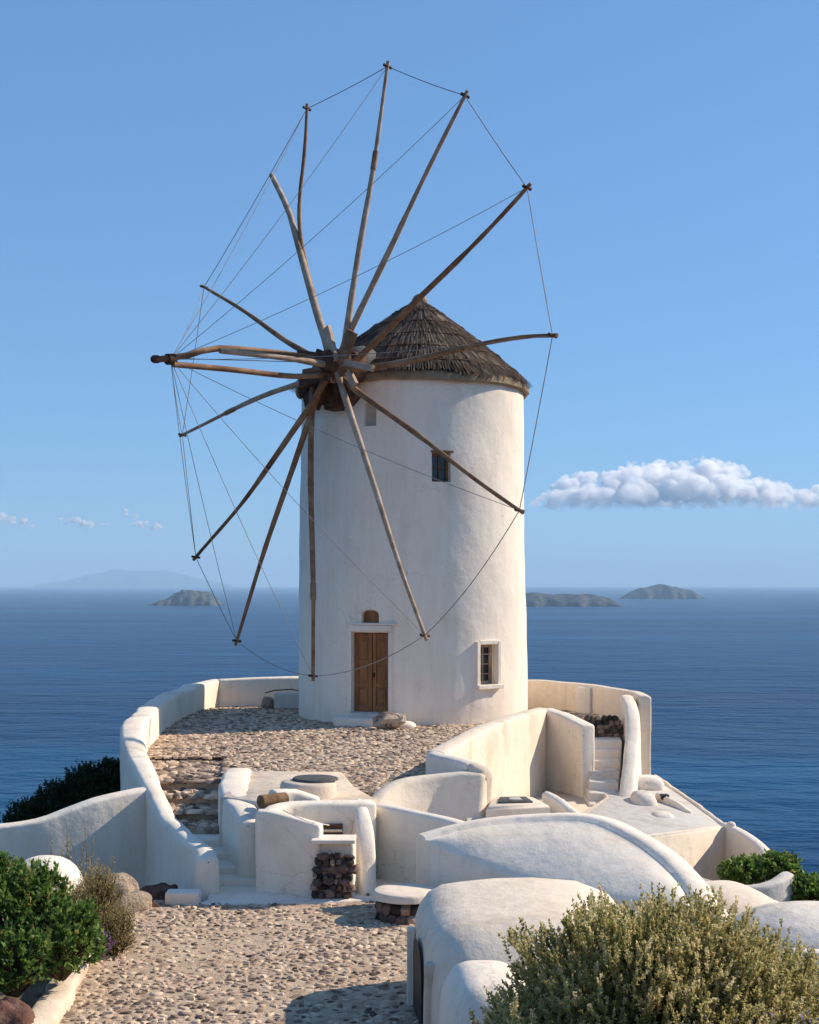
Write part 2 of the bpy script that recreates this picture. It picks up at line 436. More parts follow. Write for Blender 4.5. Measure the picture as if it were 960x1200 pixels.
M['lavender'] = mat_var('lavender_spike', [(0.0, (0.14, 0.13, 0.06)), (0.45, (0.30, 0.25, 0.17)), (0.75, (0.33, 0.26, 0.36)), (1.0, (0.46, 0.38, 0.52))], 0.85, 0.4)
M['petal'] = mat_var('purple_petal', [(0.0, (0.17, 0.07, 0.20)), (1.0, (0.38, 0.24, 0.42))], 0.8, 0.3)
M['stem'] = mat_noise('twig', [(0.3, (0.06, 0.045, 0.025)), (0.7, (0.14, 0.11, 0.06))], 8, 0.9, 0)
M['sack'] = mat_noise('weathered_beige_stone', [(0.32, (0.11, 0.075, 0.055)), (0.45, (0.48, 0.37, 0.26)), (0.7, (0.70, 0.57, 0.43))], 5, 0.95, 0.8, 25, 0.04, 8)

# sea
m, nt, N_, L_, b = newmat('sea_water'); M['sea'] = m
b.inputs['Specular IOR Level'].default_value = 0.06; b.inputs['Roughness'].default_value = 0.3; b.inputs['IOR'].default_value = 1.33
cb = noise_tex(nt, 1.0, 5, 0.6, 'Object', (0.00022, 0.0016, 1.0)); cr = ramp(N_, [(0.36, (0.0010, 0.022, 0.070)), (0.52, (0.0016, 0.040, 0.112)), (0.64, (0.004, 0.066, 0.155))])
L_.new(cb.outputs['Fac'], cr.inputs['Fac']); L_.new(cr.outputs['Color'], b.inputs['Base Color'])
tc = N_.new('ShaderNodeTexCoord')
hs = None
for sc_, dist, stre in ((0.06, 4.0, 1.0), (0.016, 12.0, 1.0), (0.0018, 40.0, 0.7)):
    mp = N_.new('ShaderNodeMapping'); mp.inputs['Scale'].default_value = (0.55, 1.0, 1.0); mp.inputs['Rotation'].default_value = (0, 0, R(18))
    L_.new(tc.outputs['Object'], mp.inputs['Vector'])
    nz = N_.new('ShaderNodeTexNoise'); nz.inputs['Scale'].default_value = sc_; nz.inputs['Detail'].default_value = 5; nz.inputs['Roughness'].default_value = 0.6
    L_.new(mp.outputs[0], nz.inputs['Vector'])
    bp = N_.new('ShaderNodeBump'); bp.inputs['Strength'].default_value = stre; bp.inputs['Distance'].default_value = dist
    L_.new(nz.outputs['Fac'], bp.inputs['Height'])
    if hs is not None: L_.new(hs.outputs['Normal'], bp.inputs['Normal'])
    hs = bp
L_.new(hs.outputs['Normal'], b.inputs['Normal'])

# ------------------------------------------------------------------ setting: sea, islands, terrain, haze, clouds
SEA = -130.0
n = 96
V = [(0, 0, SEA)] + [(58000 * math.cos(2 * math.pi * i / n), 58000 * math.sin(2 * math.pi * i / n), SEA) for i in range(n)]
sea = struct(mesh_obj('sea', V, [(0, i + 1, (i + 1) % n + 1) for i in range(n)], M['sea'], smooth=False))
sea['label'] = 'deep blue open sea reaching to the horizon'

M['island'] = mat_noise('island_scrub', [(0.36, (0.026, 0.034, 0.034)), (0.52, (0.06, 0.066, 0.062)), (0.66, (0.13, 0.12, 0.105))], 0.02, 1.0, 0.6, 0.02, 25, 8)
def island(label, px0, px1, Y, prof, depth, seed):
    """Prof: list of (fraction, height in m) along the island's length."""
    x0, x1 = (px0 - 480) / FOC * Y, (px1 - 480) / FOC * Y
    nx, ny = 90, 24; r_ = np.random.default_rng(seed)
    ph = r_.uniform(0, 6.28, 12); V = []
    fx = np.array([p[0] for p in prof]); fh = np.array([p[1] for p in prof])
    for j in range(ny + 1):
        w = j / ny
        for i in range(nx + 1):
            f = i / nx; h = np.interp(f, fx, fh)
            sh = math.sin(math.pi * min(1, max(0, w))) ** 0.55
            nz = sum(math.sin((f * (7 + 5 * k) + w * (2 + 1.7 * k)) * 2.1 + ph[k]) / (1 + k) for k in range(7))
            z = h * sh * (1 + 0.05 * nz) + (0.02 * h * nz if 0.05 < w < 0.95 else 0)
            wob = depth * 0.06 * math.sin(f * 19 + ph[8]) + depth * 0.04 * math.sin(f * 43 + ph[9])
            V.append((x0 + (x1 - x0) * f, Y + depth * w + wob * (1 - w), SEA - 2 + max(0, z)))
    F = [(j * (nx + 1) + i, j * (nx + 1) + i + 1, (j + 1) * (nx + 1) + i + 1, (j + 1) * (nx + 1) + i) for j in range(ny) for i in range(nx)]
    o = mesh_obj('island', V, F, M['island']); o['kind'] = 'structure'
    o['label'] = label
    return o
island('long low dark island partly behind the mill', 560, 735, 7900, [(0, 40), (0.2, 70), (0.45, 78), (0.6, 74), (0.78, 68), (0.9, 50), (1, 0)], 420, 3)
island('rounded dark island nearest the horizon', 735, 830, 11800, [(0, 10), (0.1, 60), (0.22, 102), (0.45, 118), (0.65, 110), (0.85, 80), (1, 4)], 500, 5)
island('grey rocky island seen through the sail ropes', 168, 254, 8200, [(0, 5), (0.2, 40), (0.45, 92), (0.7, 98), (0.85, 70), (1, 5)], 420, 9)
island('pale hazy mountain island on the horizon', 40, 262, 53000, [(0, 120), (0.2, 370), (0.35, 610), (0.5, 720), (0.62, 650), (0.8, 420), (1, 110)], 2500, 12)

def terrain_z(x, y):
    z = -1.02
    s = 1 / (1 + math.exp(-(y - 17.2) * 3.0)); z -= 0.6 * s                    # behind the walls
    s = 1 / (1 + math.exp(-(x - 1.6) * 2.6)) * (1 / (1 + math.exp(-(y - 8.6) * 2.0))); z -= 1.1 * s
    if y < 9.5: z += (9.5 - y) * 0.27
    z = min(z, 1.15)
    d = max(0.0, -6.3 - x, x - 5.4 - 0.03 * max(0, 20 - y), y - 33.5)
    z -= 1.15 * d + 0.03 * d * d if d < 12 else 1.15 * d + 4.32
    z += 0.10 * math.sin(x * 1.7 + 1) * math.sin(y * 1.3) * min(1, d + 0.15) + (0.8 * math.sin(x * 0.31) * math.sin(y * 0.37 + 1) if d > 4 else 0)
    return max(z, SEA - 3)
def grid_axis(lo, hi, core_lo, core_hi, fine, coarse):
    a = list(np.arange(core_lo, core_hi, fine)); l = core_lo; st = fine
    left = []
    while l > lo:
        st = min(coarse, st * 1.35); l -= st; left.append(l)
    r_ = core_hi; st = fine; right = []
    while r_ < hi:
        right.append(r_); st = min(coarse, st * 1.35); r_ += st
    return left[::-1] + a + right + [r_]
gx = grid_axis(-150, 150, -9, 9, 0.3, 12); gy = grid_axis(-60, 190, -2, 36, 0.3, 12)
V = [(x, y, terrain_z(x, y)) for y in gy for x in gx]
w = len(gx)
F = [(j * w + i, j * w + i + 1, (j + 1) * w + i + 1, (j + 1) * w + i) for j in range(len(gy) - 1) for i in range(w - 1)]
struct(mesh_obj('terrain', V, F, M['earth']))

# haze
m, nt, N_, L_, b = newmat('sea_haze'); N_.remove(b)
pv = N_.new('ShaderNodeVolumePrincipled'); pv.inputs['Color'].default_value = (0.56, 0.80, 1.0, 1); pv.inputs['Density'].default_value = 4.0e-5
L_.new(pv.outputs[0], N_['Material Output'].inputs['Volume'])
V, F = box_data((0, 0, (SEA - 1.2 + 800) / 2), (60000, 60000, (800 - SEA + 1.2) / 2))
hz = mesh_obj('haze', V, F, m, smooth=False); hz['kind'] = 'stuff'; hz['label'] = 'thin pale sea haze filling the air'

# clouds
def cloud_mat(name, col, dens, nscale, z0=None, z1=None):
    """Water droplets: a bright scattering volume, torn by noise so that the edges stay wispy."""
    m, nt, N, L, b = newmat(name); N.remove(b)
    v = N.new('ShaderNodeVolumePrincipled'); v.inputs['Color'].default_value = (*col, 1)
    v.inputs['Anisotropy'].default_value = 0.3
    nz = noise_tex(nt, nscale, 5, 0.62); mr = N.new('ShaderNodeMapRange')
    mr.inputs['From Min'].default_value = 0.36; mr.inputs['From Max'].default_value = 0.62
    mr.inputs['To Min'].default_value = dens * 0.03; mr.inputs['To Max'].default_value = dens
    L.new(nz.outputs['Fac'], mr.inputs['Value'])
    if z0 is None:
        L.new(mr.outputs[0], v.inputs['Density'])
    else:
        tc = N.new('ShaderNodeTexCoord'); sp = N.new('ShaderNodeSeparateXYZ'); L.new(tc.outputs['Object'], sp.inputs[0])
        m2 = N.new('ShaderNodeMapRange'); m2.interpolation_type = 'SMOOTHSTEP'
        m2.inputs['From Min'].default_value = z0; m2.inputs['From Max'].default_value = z1; m2.inputs['To Min'].default_value = 0.03
        L.new(sp.outputs['Z'], m2.inputs['Value'])
        mu = N.new('ShaderNodeMath'); mu.operation = 'MULTIPLY'; L.new(mr.outputs[0], mu.inputs[0]); L.new(m2.outputs[0], mu.inputs[1]); L.new(mu.outputs[0], v.inputs['Density'])
    L.new(v.outputs[0], N['Material Output'].inputs['Volume'])
    m.cycles.volume_step_rate = 0.25
    return m

def cloud(label, puffs, Y, mat, voxel, amp):
    """Puffs: (px, py, radius in px, depth offset in m). One closed surface by voxel remeshing, then crumpled."""
    bm = bmesh.new()
    for px, py, rp, dy in puffs:
        x, y, z = at(px, py, Y + dy)
        bmesh.ops.create_icosphere(bm, subdivisions=2, radius=rp / FOC * Y, matrix=Matrix.Translation((x, y, z)) @ Matrix.Diagonal((1.0, 1.0, 0.9, 1)))
    me = bpy.data.meshes.new('cloud_puffs'); bm.to_mesh(me); bm.free()
    o = bpy.data.objects.new('cloud', me); scene.collection.objects.link(o)
    md = o.modifiers.new('r', 'REMESH'); md.mode = 'VOXEL'; md.voxel_size = voxel
    dg = bpy.context.evaluated_depsgraph_get(); me2 = bpy.data.meshes.new_from_object(o.evaluated_get(dg))
    o.modifiers.clear(); o.data = me2; bpy.data.meshes.remove(me)
    n_ = len(me2.vertices); co = np.zeros(n_ * 3, np.float32); me2.vertices.foreach_get('co', co); co = co.reshape(-1, 3)
    nr = np.zeros(n_ * 3, np.float32); me2.vertices.foreach_get('normal', nr); nr = nr.reshape(-1, 3)
    from mathutils import noise as mn
    k = 1.0 / (voxel * 8.0)
    dsp = np.array([abs(mn.noise(Vector(p) * k)) * 1.0 + abs(mn.noise(Vector(p) * (k * 2.3))) * 0.55 + abs(mn.noise(Vector(p) * (k * 5))) * 0.28 for p in co])
    co = co + nr * ((dsp - 0.35) * amp)[:, None]
    me2.vertices.foreach_set('co', co.astype(np.float32).ravel()); me2.update()
    me2.materials.clear(); me2.materials.append(mat)
    me2.polygons.foreach_set('use_smooth', [True] * len(me2.polygons))
    tag(o, label, 'cloud', 'clouds low over the sea')
    return o
CY = 26000.0
env = [(618, 592), (642, 572), (660, 556), (672, 552), (690, 553), (715, 552), (738, 542), (760, 537), (778, 539), (800, 540), (828, 534), (850, 540), (872, 546), (895, 558), (920, 566), (940, 574), (958, 568), (985, 566), (1010, 575), (1040, 590)]
ex = np.array([e[0] for e in env]); ey = np.array([e[1] for e in env]) - 3.0
pf = []
rc = random.Random(4)
lo = 598.0
for i in range(90):                                   # body: big merged masses down to the flat base
    px = rc.uniform(650, 1030); top = np.interp(px, ex, ey); h_ = lo - top
    rp = h_ * rc.uniform(0.22, 0.34); py = rc.uniform(top + rp + 4, lo - rp)
    pf.append((px, py, rp, rc.uniform(-200, 200) + (lo - py) * 42))
for i in range(150):                                  # flat base
    px = rc.uniform(640, 1036); rp = rc.uniform(3, 6)
    pf.append((px, lo - rp * rc.uniform(0.6, 1.6), rp, rc.uniform(150, 1500)))
for i in range(330):                                  # billows over the top
    px = rc.uniform(622, 1036); top = np.interp(px, ex, ey) + 1.0 + 3 * rc.random() ** 2
    f = rc.random(); rp = rc.uniform(3.0, 7.5) if i % 3 else rc.uniform(2.0, 4.0)
    rp = min(rp, max(2.0, (lo - top) * 0.34))
    py = top + rp + (lo - top - 2 * rp) * f * f * 0.75
    pf.append((px, py, rp, rc.uniform(-260, 260) + (lo - py) * 42 - 250))
cloud('large white cumulus cloud above the horizon beside the mill', pf, CY, cloud_mat('cumulus', (1.0, 1.0, 1.0), 0.014, 0.0035, at(0, 600, CY)[2], at(0, 574, CY)[2]), 22, 80)
for lab, pts in (('small pink cloud wisp at the edge of the picture', [(-14, 606, 5, 0), (-4, 604, 6, 0), (6, 606, 5, 0), (16, 610, 5.5, 0), (28, 612, 5, 0), (36, 615, 3, 0)]),
                 ('small flat pink cloud wisp between two others', [(74, 610, 3, 0), (84, 611, 4, 0), (94, 612, 5, 0), (104, 615, 5, 0), (112, 616, 3.5, 0), (121, 613, 3, 0)]),
                 ('small slanting pink cloud wisp nearest the sail wheel', [(151, 601, 4, 0), (155, 606, 4.5, 0), (162, 611, 4.5, 0), (170, 615, 5, 0), (178, 617, 4.5, 0), (185, 617, 3, 0)])):
    p2 = []
    for px, py, rp, dy in pts:
        for k in range(5):
            p2.append((px + rc.uniform(-5, 5), py + rc.uniform(-3, 3), rp * rc.uniform(0.35, 0.8), rc.uniform(-60, 60)))
    cloud(lab, p2, CY, cloud_mat('pink_wisp', (1.0, 0.97, 0.96), 0.035, 0.006), 16, 55)

# ------------------------------------------------------------------ cobbled ground
def vor_cells(pts, cell, poly_ok):
    """Voronoi cells of jittered-grid points (clipped against neighbours)."""
    grid = {}
    for i, p in enumerate(pts):
        grid.setdefault((int(p[0] // cell[0]), int(p[1] // cell[1])), []).append(i)
    out = []
    for i, p in enumerate(pts):
        if not poly_ok(p[0], p[1]): continue
        a, b_ = cell
        poly = [(p[0] - 1.1 * a, p[1] - 1.1 * b_), (p[0] + 1.1 * a, p[1] - 1.1 * b_), (p[0] + 1.1 * a, p[1] + 1.1 * b_), (p[0] - 1.1 * a, p[1] + 1.1 * b_)]
        gi, gj = int(p[0] // a), int(p[1] // b_)
        for di in (-2, -1, 0, 1, 2):
            for dj in (-2, -1, 0, 1, 2):
                for j in grid.get((gi + di, gj + dj), ()):
                    if j == i: continue
                    q = pts[j]; mx, my = (p[0] + q[0]) / 2, (p[1] + q[1]) / 2; nx, ny = q[0] - p[0], q[1] - p[1]
                    new = []; m_ = len(poly)
                    for k in range(m_):
                        u, v = poly[k], poly[(k + 1) % m_]
                        du = (u[0] - mx) * nx + (u[1] - my) * ny; dv = (v[0] - mx) * nx + (v[1] - my) * ny
                        if du <= 0: new.append(u)
                        if du * dv < 0:
                            t = du / (du - dv); new.append((u[0] + (v[0] - u[0]) * t, u[1] + (v[1] - u[1]) * t))
                    poly = new
                    if len(poly) < 3: break
        if len(poly) >= 3: out.append((p, poly))
    return out

def cobble_geo(p, poly, zf, r_, gap=0.011, hmin=0.012, hmax=0.042):
    """Domed stone over a cell polygon: foot ring, shoulder ring, crown ring and a top point."""
    cx = sum(v[0] for v in poly) / len(poly); cy = sum(v[1] for v in poly) / len(poly)
    # soften: corner-cut once
    q = []
    m_ = len(poly)
    for k in range(m_):
        u, v = poly[k], poly[(k + 1) % m_]
        q.append((u[0] * .75 + v[0] * .25, u[1] * .75 + v[1] * .25)); q.append((u[0] * .25 + v[0] * .75, u[1] * .25 + v[1] * .75))
    # merge very short edges
    qq = [q[0]]
    for v in q[1:]:
        if math.hypot(v[0] - qq[-1][0], v[1] - qq[-1][1]) > 0.018: qq.append(v)
    if len(qq) > 3 and math.hypot(qq[0][0] - qq[-1][0], qq[0][1] - qq[-1][1]) < 0.018: qq.pop()
    if len(qq) < 3: return None
    h = r_.uniform(hmin, hmax); tx, ty = r_.uniform(-.22, .22), r_.uniform(-.22, .22); z0 = zf(cx, cy)
    V = []
    n_ = len(qq)
    for s, hh in ((1.0, -0.03), (0.95, 0.55), (0.74, 0.95)):
        for (x, y) in qq:
            dx, dy = x - cx, y - cy; l = math.hypot(dx, dy) + 1e-6
            g = max(0.2, (l - gap) / l) * s
            zz = z0 + (h * hh if hh > 0 else -0.03) + (tx * dx * g + ty * dy * g if hh > 0 else 0)
            V.append((cx + dx * g, cy + dy * g, zz))
    V.append((cx, cy, z0 + h))
    F = []
    for k in range(2):
        for i in range(n_):
            j = (i + 1) % n_
            F.append((k * n_ + i, k * n_ + j, (k + 1) * n_ + j, (k + 1) * n_ + i))
    for i in range(n_):
        F.append((2 * n_ + i, 2 * n_ + (i + 1) % n_, 3 * n_))
    return V, F, (cx, cy)

def in_poly(poly):
    P = poly
    def f(x, y):
        c = False; j = len(P) - 1
        for i in range(len(P)):
            if (P[i][1] > y) != (P[j][1] > y) and x < (P[j][0] - P[i][0]) * (y - P[i][1]) / (P[j][1] - P[i][1]) + P[i][0]: c = not c
            j = i
        return c
    return f

def jitter(x0, x1, y0, y1, cell, seed):
    r_ = random.Random(seed); pts = []
    ny = int((y1 - y0) / cell[1]) + 1; nx = int((x1 - x0) / cell[0]) + 1
    for j in range(ny):
        for i in range(nx):
            if r_.random() < 0.20: continue
            pts.append((x0 + (i + 0.5 * (j % 2) + r_.uniform(-.42, .42)) * cell[0], y0 + (j + r_.uniform(-.42, .42)) * cell[1]))
    return pts

def cobbles(parent, cells, zf, seed, single=0, key=None, hmin=0.012, hmax=0.042):
    r_ = random.Random(seed)
    if key: cells = sorted(cells, key=key)
    AV, AF, AC = [], [], []; made = 0
    for p, poly in cells:
        g = cobble_geo(p, poly, zf, r_, hmin=hmin, hmax=hmax)
        if g is None: continue
        V, F, c = g
        if made < single:
            o = mesh_obj('cobble', [(v[0] - c[0], v[1] - c[1], v[2] - zf(*c)) for v in V], F, M['cobble_one'], None, smooth=True, sharp=45)
            o.parent = parent; o.location = (c[0], c[1], zf(*c)); made += 1
        else:
            b0 = len(AV); AV += V; AF += [tuple(b0 + i for i in f) for f in F]
            t = min(1, max(0, r_.gauss(0.56, 0.24))); AC += [min(1, max(0, t + r_.uniform(-.05, .05))) for _ in F]
    o = mesh_obj('cobbles', AV, AF, M['cobble'], None, smooth=True, sharp=45, attrs={'var': AC})
    o.parent = parent; o['kind'] = 'stuff'
    return o

PATH_Z = -0.90
def path_z(x, y):
    return PATH_Z + 0.004 * math.sin(x * 2.1) * math.sin(y * 1.7) + (0.02 * (11.5 - y) if y < 11.5 else 0)
PP = [(-3.25, 9.6), (0.45, 9.6), (0.3, 11.0), (0.22, 13.2), (0.5, 15.2), (0.9, 16.2), (0.2, 16.45), (-1.2, 16.05), (-2.3, 15.95), (-3.0, 16.2), (-3.25, 15.0), (-3.15, 13.0)]
path = struct(mesh_obj('path', [(x, y, PATH_Z + 0.008) for x, y in PP], [tuple(range(len(PP)))], M['joint'], smooth=False))
path['label'] = 'sunlit cobbled path leading to the steps'
ok = in_poly([(x * 1.0, y) for x, y in PP])
cells = vor_cells(jitter(-3.4, 1.0, 9.7, 16.5, (0.084, 0.064), 3), (0.084, 0.064), ok)
def near_key(c):
    x, y = c[0]
    vis = y > 11.55 and x > -2.95 * y / 12.0 * 1.0 and x < -0.02
    return (0 if vis else 1, y)
cobbles(path, cells, path_z, 11, 300, near_key, 0.004, 0.026)

TP = [(-4.35, 22.5), (-3.0, 22.5), (-2.85, 20.6), (-2.5, 20.5), (-1.1, 20.45), (-0.72, 18.75), (-0.3, 18.55), (0.0, 18.8), (0.42, 20.0), (2.35, 26.2), (2.65, 27.1), (3.5, 27.2), (4.3, 27.6), (4.5, 29.2), (3.7, 30.6), (2.6, 31.7), (1.0, 33.2), (-1.2, 33.1), (-2.2, 32.1), (-4.5, 31.8), (-4.85, 30.3), (-4.8, 26), (-4.6, 23.8)]
terr = struct(mesh_obj('terrace', [(x, y, 0.003) for x, y in TP], [tuple(range(len(TP)))], M['joint'], smooth=False))
terr['label'] = 'cobbled terrace round the foot of the mill'
okt = in_poly(TP)
def ok2(x, y):
    return okt(x, y) and (x - 0.05) ** 2 + (y - 30) ** 2 > 2.45 ** 2 and not (y > 31.2 and -1.2 < x < 3)
def terr_z(x, y): return 0.004 * math.sin(x * 1.3 + 0.4) * math.sin(y * 0.9)
cobbles(terr, vor_cells(jitter(-5, 4.7, 17.6, 32, (0.105, 0.085), 5), (0.105, 0.085), ok2), terr_z, 12, 0, None, 0.004, 0.026)

# ------------------------------------------------------------------ the windmill
MC = np.array([0.05, 30.0])
mill = thing('windmill', 'round whitewashed windmill with thatched cone roof and bare wooden sail wheel', 'windmill', (0.05, 30.0, 0))
def mill_r(z): return 2.505 - 0.0115 * z
nu, nv = 160, 46; V, F = [], []
for j in range(nv + 1):
    z = -0.35 + (7.02 + 0.35) * j / nv
    for i in range(nu):
        a = 2 * math.pi * i / nu; r_ = mill_r(z)
        V.append((MC[0] + r_ * math.cos(a), MC[1] + r_ * math.sin(a), z))
V = np.array(V); D = lump(V, 0.034, 1.3) + lump(V + 5, 0.006, 6.0); D[:, 2] = 0; V = V + D
for j in range(nv):
    for i in range(nu):
        k = (i + 1) % nu; F.append((j * nu + i, j * nu + k, (j + 1) * nu + k, (j + 1) * nu + i))
F.append(tuple(range(nu - 1, -1, -1))); F.append(tuple(nv * nu + i for i in range(nu)))
tower = mesh_obj('tower', V, F, M['mill_plaster'])
def frame_at(beta, z):
    """Point on the tower's face and the axes (tangent, outward, up) at angle beta right of the camera-facing side."""
    nrm = np.array([math.sin(beta), -math.cos(beta), 0]); tan = np.array([math.cos(beta), math.sin(beta), 0])
    p = np.array([MC[0], MC[1], z]) + nrm * mill_r(z)
    return p, np.array([tan, nrm, [0, 0, 1.0]])
cut = []
def cutter(beta, zc, hw, hh, depth, arch=False):
    p, ax = frame_at(beta, zc)
    V, F = [], []
    out = [(-hw, -hh), (hw, -hh)]
    if arch:
        out += [(hw * math.cos(t), hh * 0.2 + hh * 0.8 * math.sin(t)) for t in np.linspace(0.0, math.pi, 9)]
    else:
        out += [(hw, hh), (-hw, hh)]
    for d in (-depth, 0.35):
        for a, b_ in out: V.append(p + ax[0] * a + ax[1] * d + ax[2] * b_)
    k = len(out)
    F = [tuple(range(k - 1, -1, -1)), tuple(k + i for i in range(k))] + [(i, (i + 1) % k, k + (i + 1) % k, k + i) for i in range(k)]
    o = mesh_obj('cutter', V, F, None, smooth=False); bm = bmesh.new(); bm.from_mesh(o.data); bmesh.ops.recalc_face_normals(bm, faces=bm.faces); bm.to_mesh(o.data); bm.free()
    cut.append(o)
B_DOOR, B_W1, B_W2, B_N = R(-19.8), R(38.9), R(14.0), R(-20.3)
cutter(B_DOOR, 1.06, 0.40, 0.81, 0.20)
cutter(B_W1, 1.20, 0.24, 0.41, 0.26)
cutter(B_W2, 5.22, 0.20, 0.30, 0.30)
cutter(B_N, 6.30, 0.13, 0.24, 0.16)
cutter(B_DOOR, 2.20, 0.19, 0.135, 0.14, True)
for c in cut:
    md = tower.modifiers.new('b', 'BOOLEAN'); md.operation = 'DIFFERENCE'; md.object = c; md.solver = 'EXACT'
dg = bpy.context.evaluated_depsgraph_get(); me = bpy.data.meshes.new_from_object(tower.evaluated_get(dg))
old = tower.data; tower.modifiers.clear(); tower.data = me; bpy.data.meshes.remove(old); me.name = 'tower'
for c in cut: bpy.data.objects.remove(c)
me.materials.clear(); me.materials.append(M['mill_plaster'])
me.polygons.foreach_set('material_index', [0] * len(me.polygons))
me.polygons.foreach_set('use_smooth', [True] * len(me.polygons)); me.set_sharp_from_angle(angle=R(35))
adopt(tower, mill)

def mb(name, beta, zc, off, hw, hd, hh, mat, dx=0.0, parent=None, bevel=0.0):
    """Box on the tower face: centre dx along the tangent, off outward from the face."""
    p, ax = frame_at(beta, zc); c = p + ax[0] * dx + ax[1] * off
    o = box(name, c, (hw, hd, hh), mat, None, ax, bevel)
    adopt(o, mill)
    if parent is not None:
        o.parent = parent; o.matrix_parent_inverse = Matrix.Identity(4)
    return o
# door
door = mb('door', B_DOOR, 1.06, -0.17, 0.395, 0.02, 0.80, M['door_wood'])
def sub(o, p):
    o.parent = p; o.matrix_parent_inverse = Matrix.Identity(4); return o
for sx in (-1, 1):
    mb('door_stile', B_DOOR, 1.06, -0.135, 0.035, 0.014, 0.79, M['door_wood'], sx * 0.355, door, 0.004)
    mb('door_stile', B_DOOR, 1.06, -0.135, 0.033, 0.014, 0.79, M['door_wood'], sx * 0.045, door, 0.004)
    for zc, hh in ((1.80, 0.045), (1.27, 0.04), (0.80, 0.04), (0.32, 0.06)):
        mb('door_rail', B_DOOR, zc, -0.136, 0.118, 0.012, hh, M['door_wood'], sx * 0.20, door, 0.004)
    for zc, hh in ((1.53, 0.17), (1.04, 0.14), (0.57, 0.14)):
        mb('door_panel', B_DOOR, zc, -0.146, 0.082, 0.010, hh, M['door_wood'], sx * 0.20, door, 0.008)
mb('door_handle', B_DOOR, 1.0, -0.105, 0.012, 0.018, 0.05, M['iron'], 0.035, door, 0.004)
# plaster trim round the door, lintel, threshold, step
mb('door_jamb', B_DOOR, 1.06, 0.0, 0.035, 0.05, 0.83, M['plaster'], -0.437, None, 0.012)
mb('door_jamb', B_DOOR, 1.06, 0.0, 0.035, 0.05, 0.83, M['plaster'], 0.437, None, 0.012)
mb('door_lintel', B_DOOR, 1.955, 0.005, 0.47, 0.055, 0.063, M['plaster'], 0.0, None, 0.012)
mb('hood_mould', B_DOOR, 2.04, 0.015, 0.50, 0.05, 0.016, M['plaster'], 0.06, None, 0.006)
mb('threshold', B_DOOR, 0.195, 0.02, 0.40, 0.17, 0.05, M['grey_plaster'], 0.0, None, 0.015)
mb('doorstep', B_DOOR, 0.06, 0.26, 0.46, 0.24, 0.105, M['plaster'], -0.14, None, 0.025)
mb('niche_lining', B_DOOR, 2.185, -0.125, 0.185, 0.012, 0.118, M['door_wood'])
mb('vent_lining', B_N, 6.30, -0.15, 0.13, 0.008, 0.24, M['grey_plaster'])
# windows: pane (glass) > frame, muntins
def window(beta, zc, hw, hh, back, nrow, fr, fc):
    pane = mb('window', beta, zc, -back, hw, 0.006, hh, M['glass'])
    for sx in (-1, 1): mb('window_frame', beta, zc, -back + 0.03, fr, 0.022, hh, fc, sx * (hw - fr), pane, 0.004)
    for sz in (-1, 1): mb('window_frame', beta, zc + sz * (hh - fr), -back + 0.03, hw - 2 * fr, 0.020, fr, fc, 0, pane, 0.004)
    mb('muntin', beta, zc, -back + 0.028, 0.012, 0.014, hh - 2 * fr, fc, 0, pane)
    for k in range(1, nrow): mb('muntin', beta, zc - hh + 2 * hh * k / nrow, -back + 0.026, hw - 2 * fr, 0.012, 0.011, fc, 0, pane)
window(B_W1, 1.20, 0.238, 0.405, 0.20, 4, 0.030, M['wood_pale'])
window(B_W2, 5.22, 0.198, 0.298, 0.24, 2, 0.026, M['wood'])
for sx in (-1, 1): mb('window_surround', B_W1, 1.21, 0.0, 0.045, 0.045, 0.47, M['plaster'], sx * 0.288, None, 0.012)
mb('window_surround', B_W1, 1.655, 0.002, 0.24, 0.043, 0.044, M['plaster'], 0, None, 0.012)
mb('window_sill', B_W1, 0.745, 0.02, 0.35, 0.09, 0.045, M['plaster'], 0, None, 0.014)
mb('window_lintel', B_W2, 5.535, -0.03, 0.24, 0.05, 0.022, M['wood'], 0.02, None, 0.004)

# roof: clay eave ring, thatch core, reeds in courses, ropes
APEX = np.array([0.22, 30.0, 9.10])
def ring_profile(name, prof, mat, amp=0.0, n_=120, parent=None):
    V, F = [], []
    for r_, z in prof:
        for i in range(n_):
            a = 2 * math.pi * i / n_; V.append((MC[0] + r_ * math.cos(a), MC[1] + r_ * math.sin(a), z))
    V = np.array(V)
    if amp: V = V + lump(V, amp, 5)
    k = len(prof)
    for j in range(k):
        for i in range(n_):
            l = (i + 1) % n_; F.append((j * n_ + i, j * n_ + l, ((j + 1) % k) * n_ + l, ((j + 1) % k) * n_ + i))
    return mesh_obj(name, V, F, mat, parent, sharp=40)
adopt(ring_profile('eave', [(2.30, 6.99), (2.52, 6.965), (2.555, 7.0), (2.555, 7.12), (2.51, 7.17), (2.30, 7.18)], M['fascia'], 0.022), mill)
def cone_pt(s, a, lift=0.0):
    """s = 0 apex .. 1 eave; a = angle; slightly sagging slope."""
    base = np.array([MC[0] + 2.56 * math.cos(a), MC[1] + 2.56 * math.sin(a), 7.14])
    p = APEX + (base - APEX) * s
    nrm = np.array([math.cos(a) * 0.62, math.sin(a) * 0.62, 0.78])
    return p + nrm * (lift + 0.05 * math.sin(math.pi * s) + 0.02 * math.sin(5 * a + 3 * s) * s), nrm
V, F = [], []
ns, na = 14, 72
for j in range(ns + 1):
    for i in range(na):
        V.append(cone_pt(max(0.01, j / ns * 0.985), 2 * math.pi * i / na, -0.03)[0])
for j in range(ns):
    for i in range(na):
        k = (i + 1) % na; F.append((j * na + i, (j + 1) * na + i, (j + 1) * na + k, j * na + k))
roof = adopt(mesh_obj('roof', V, F, M['thatch_core']), mill)
Q, C = [], []
rt = random.Random(21)
NC = 11
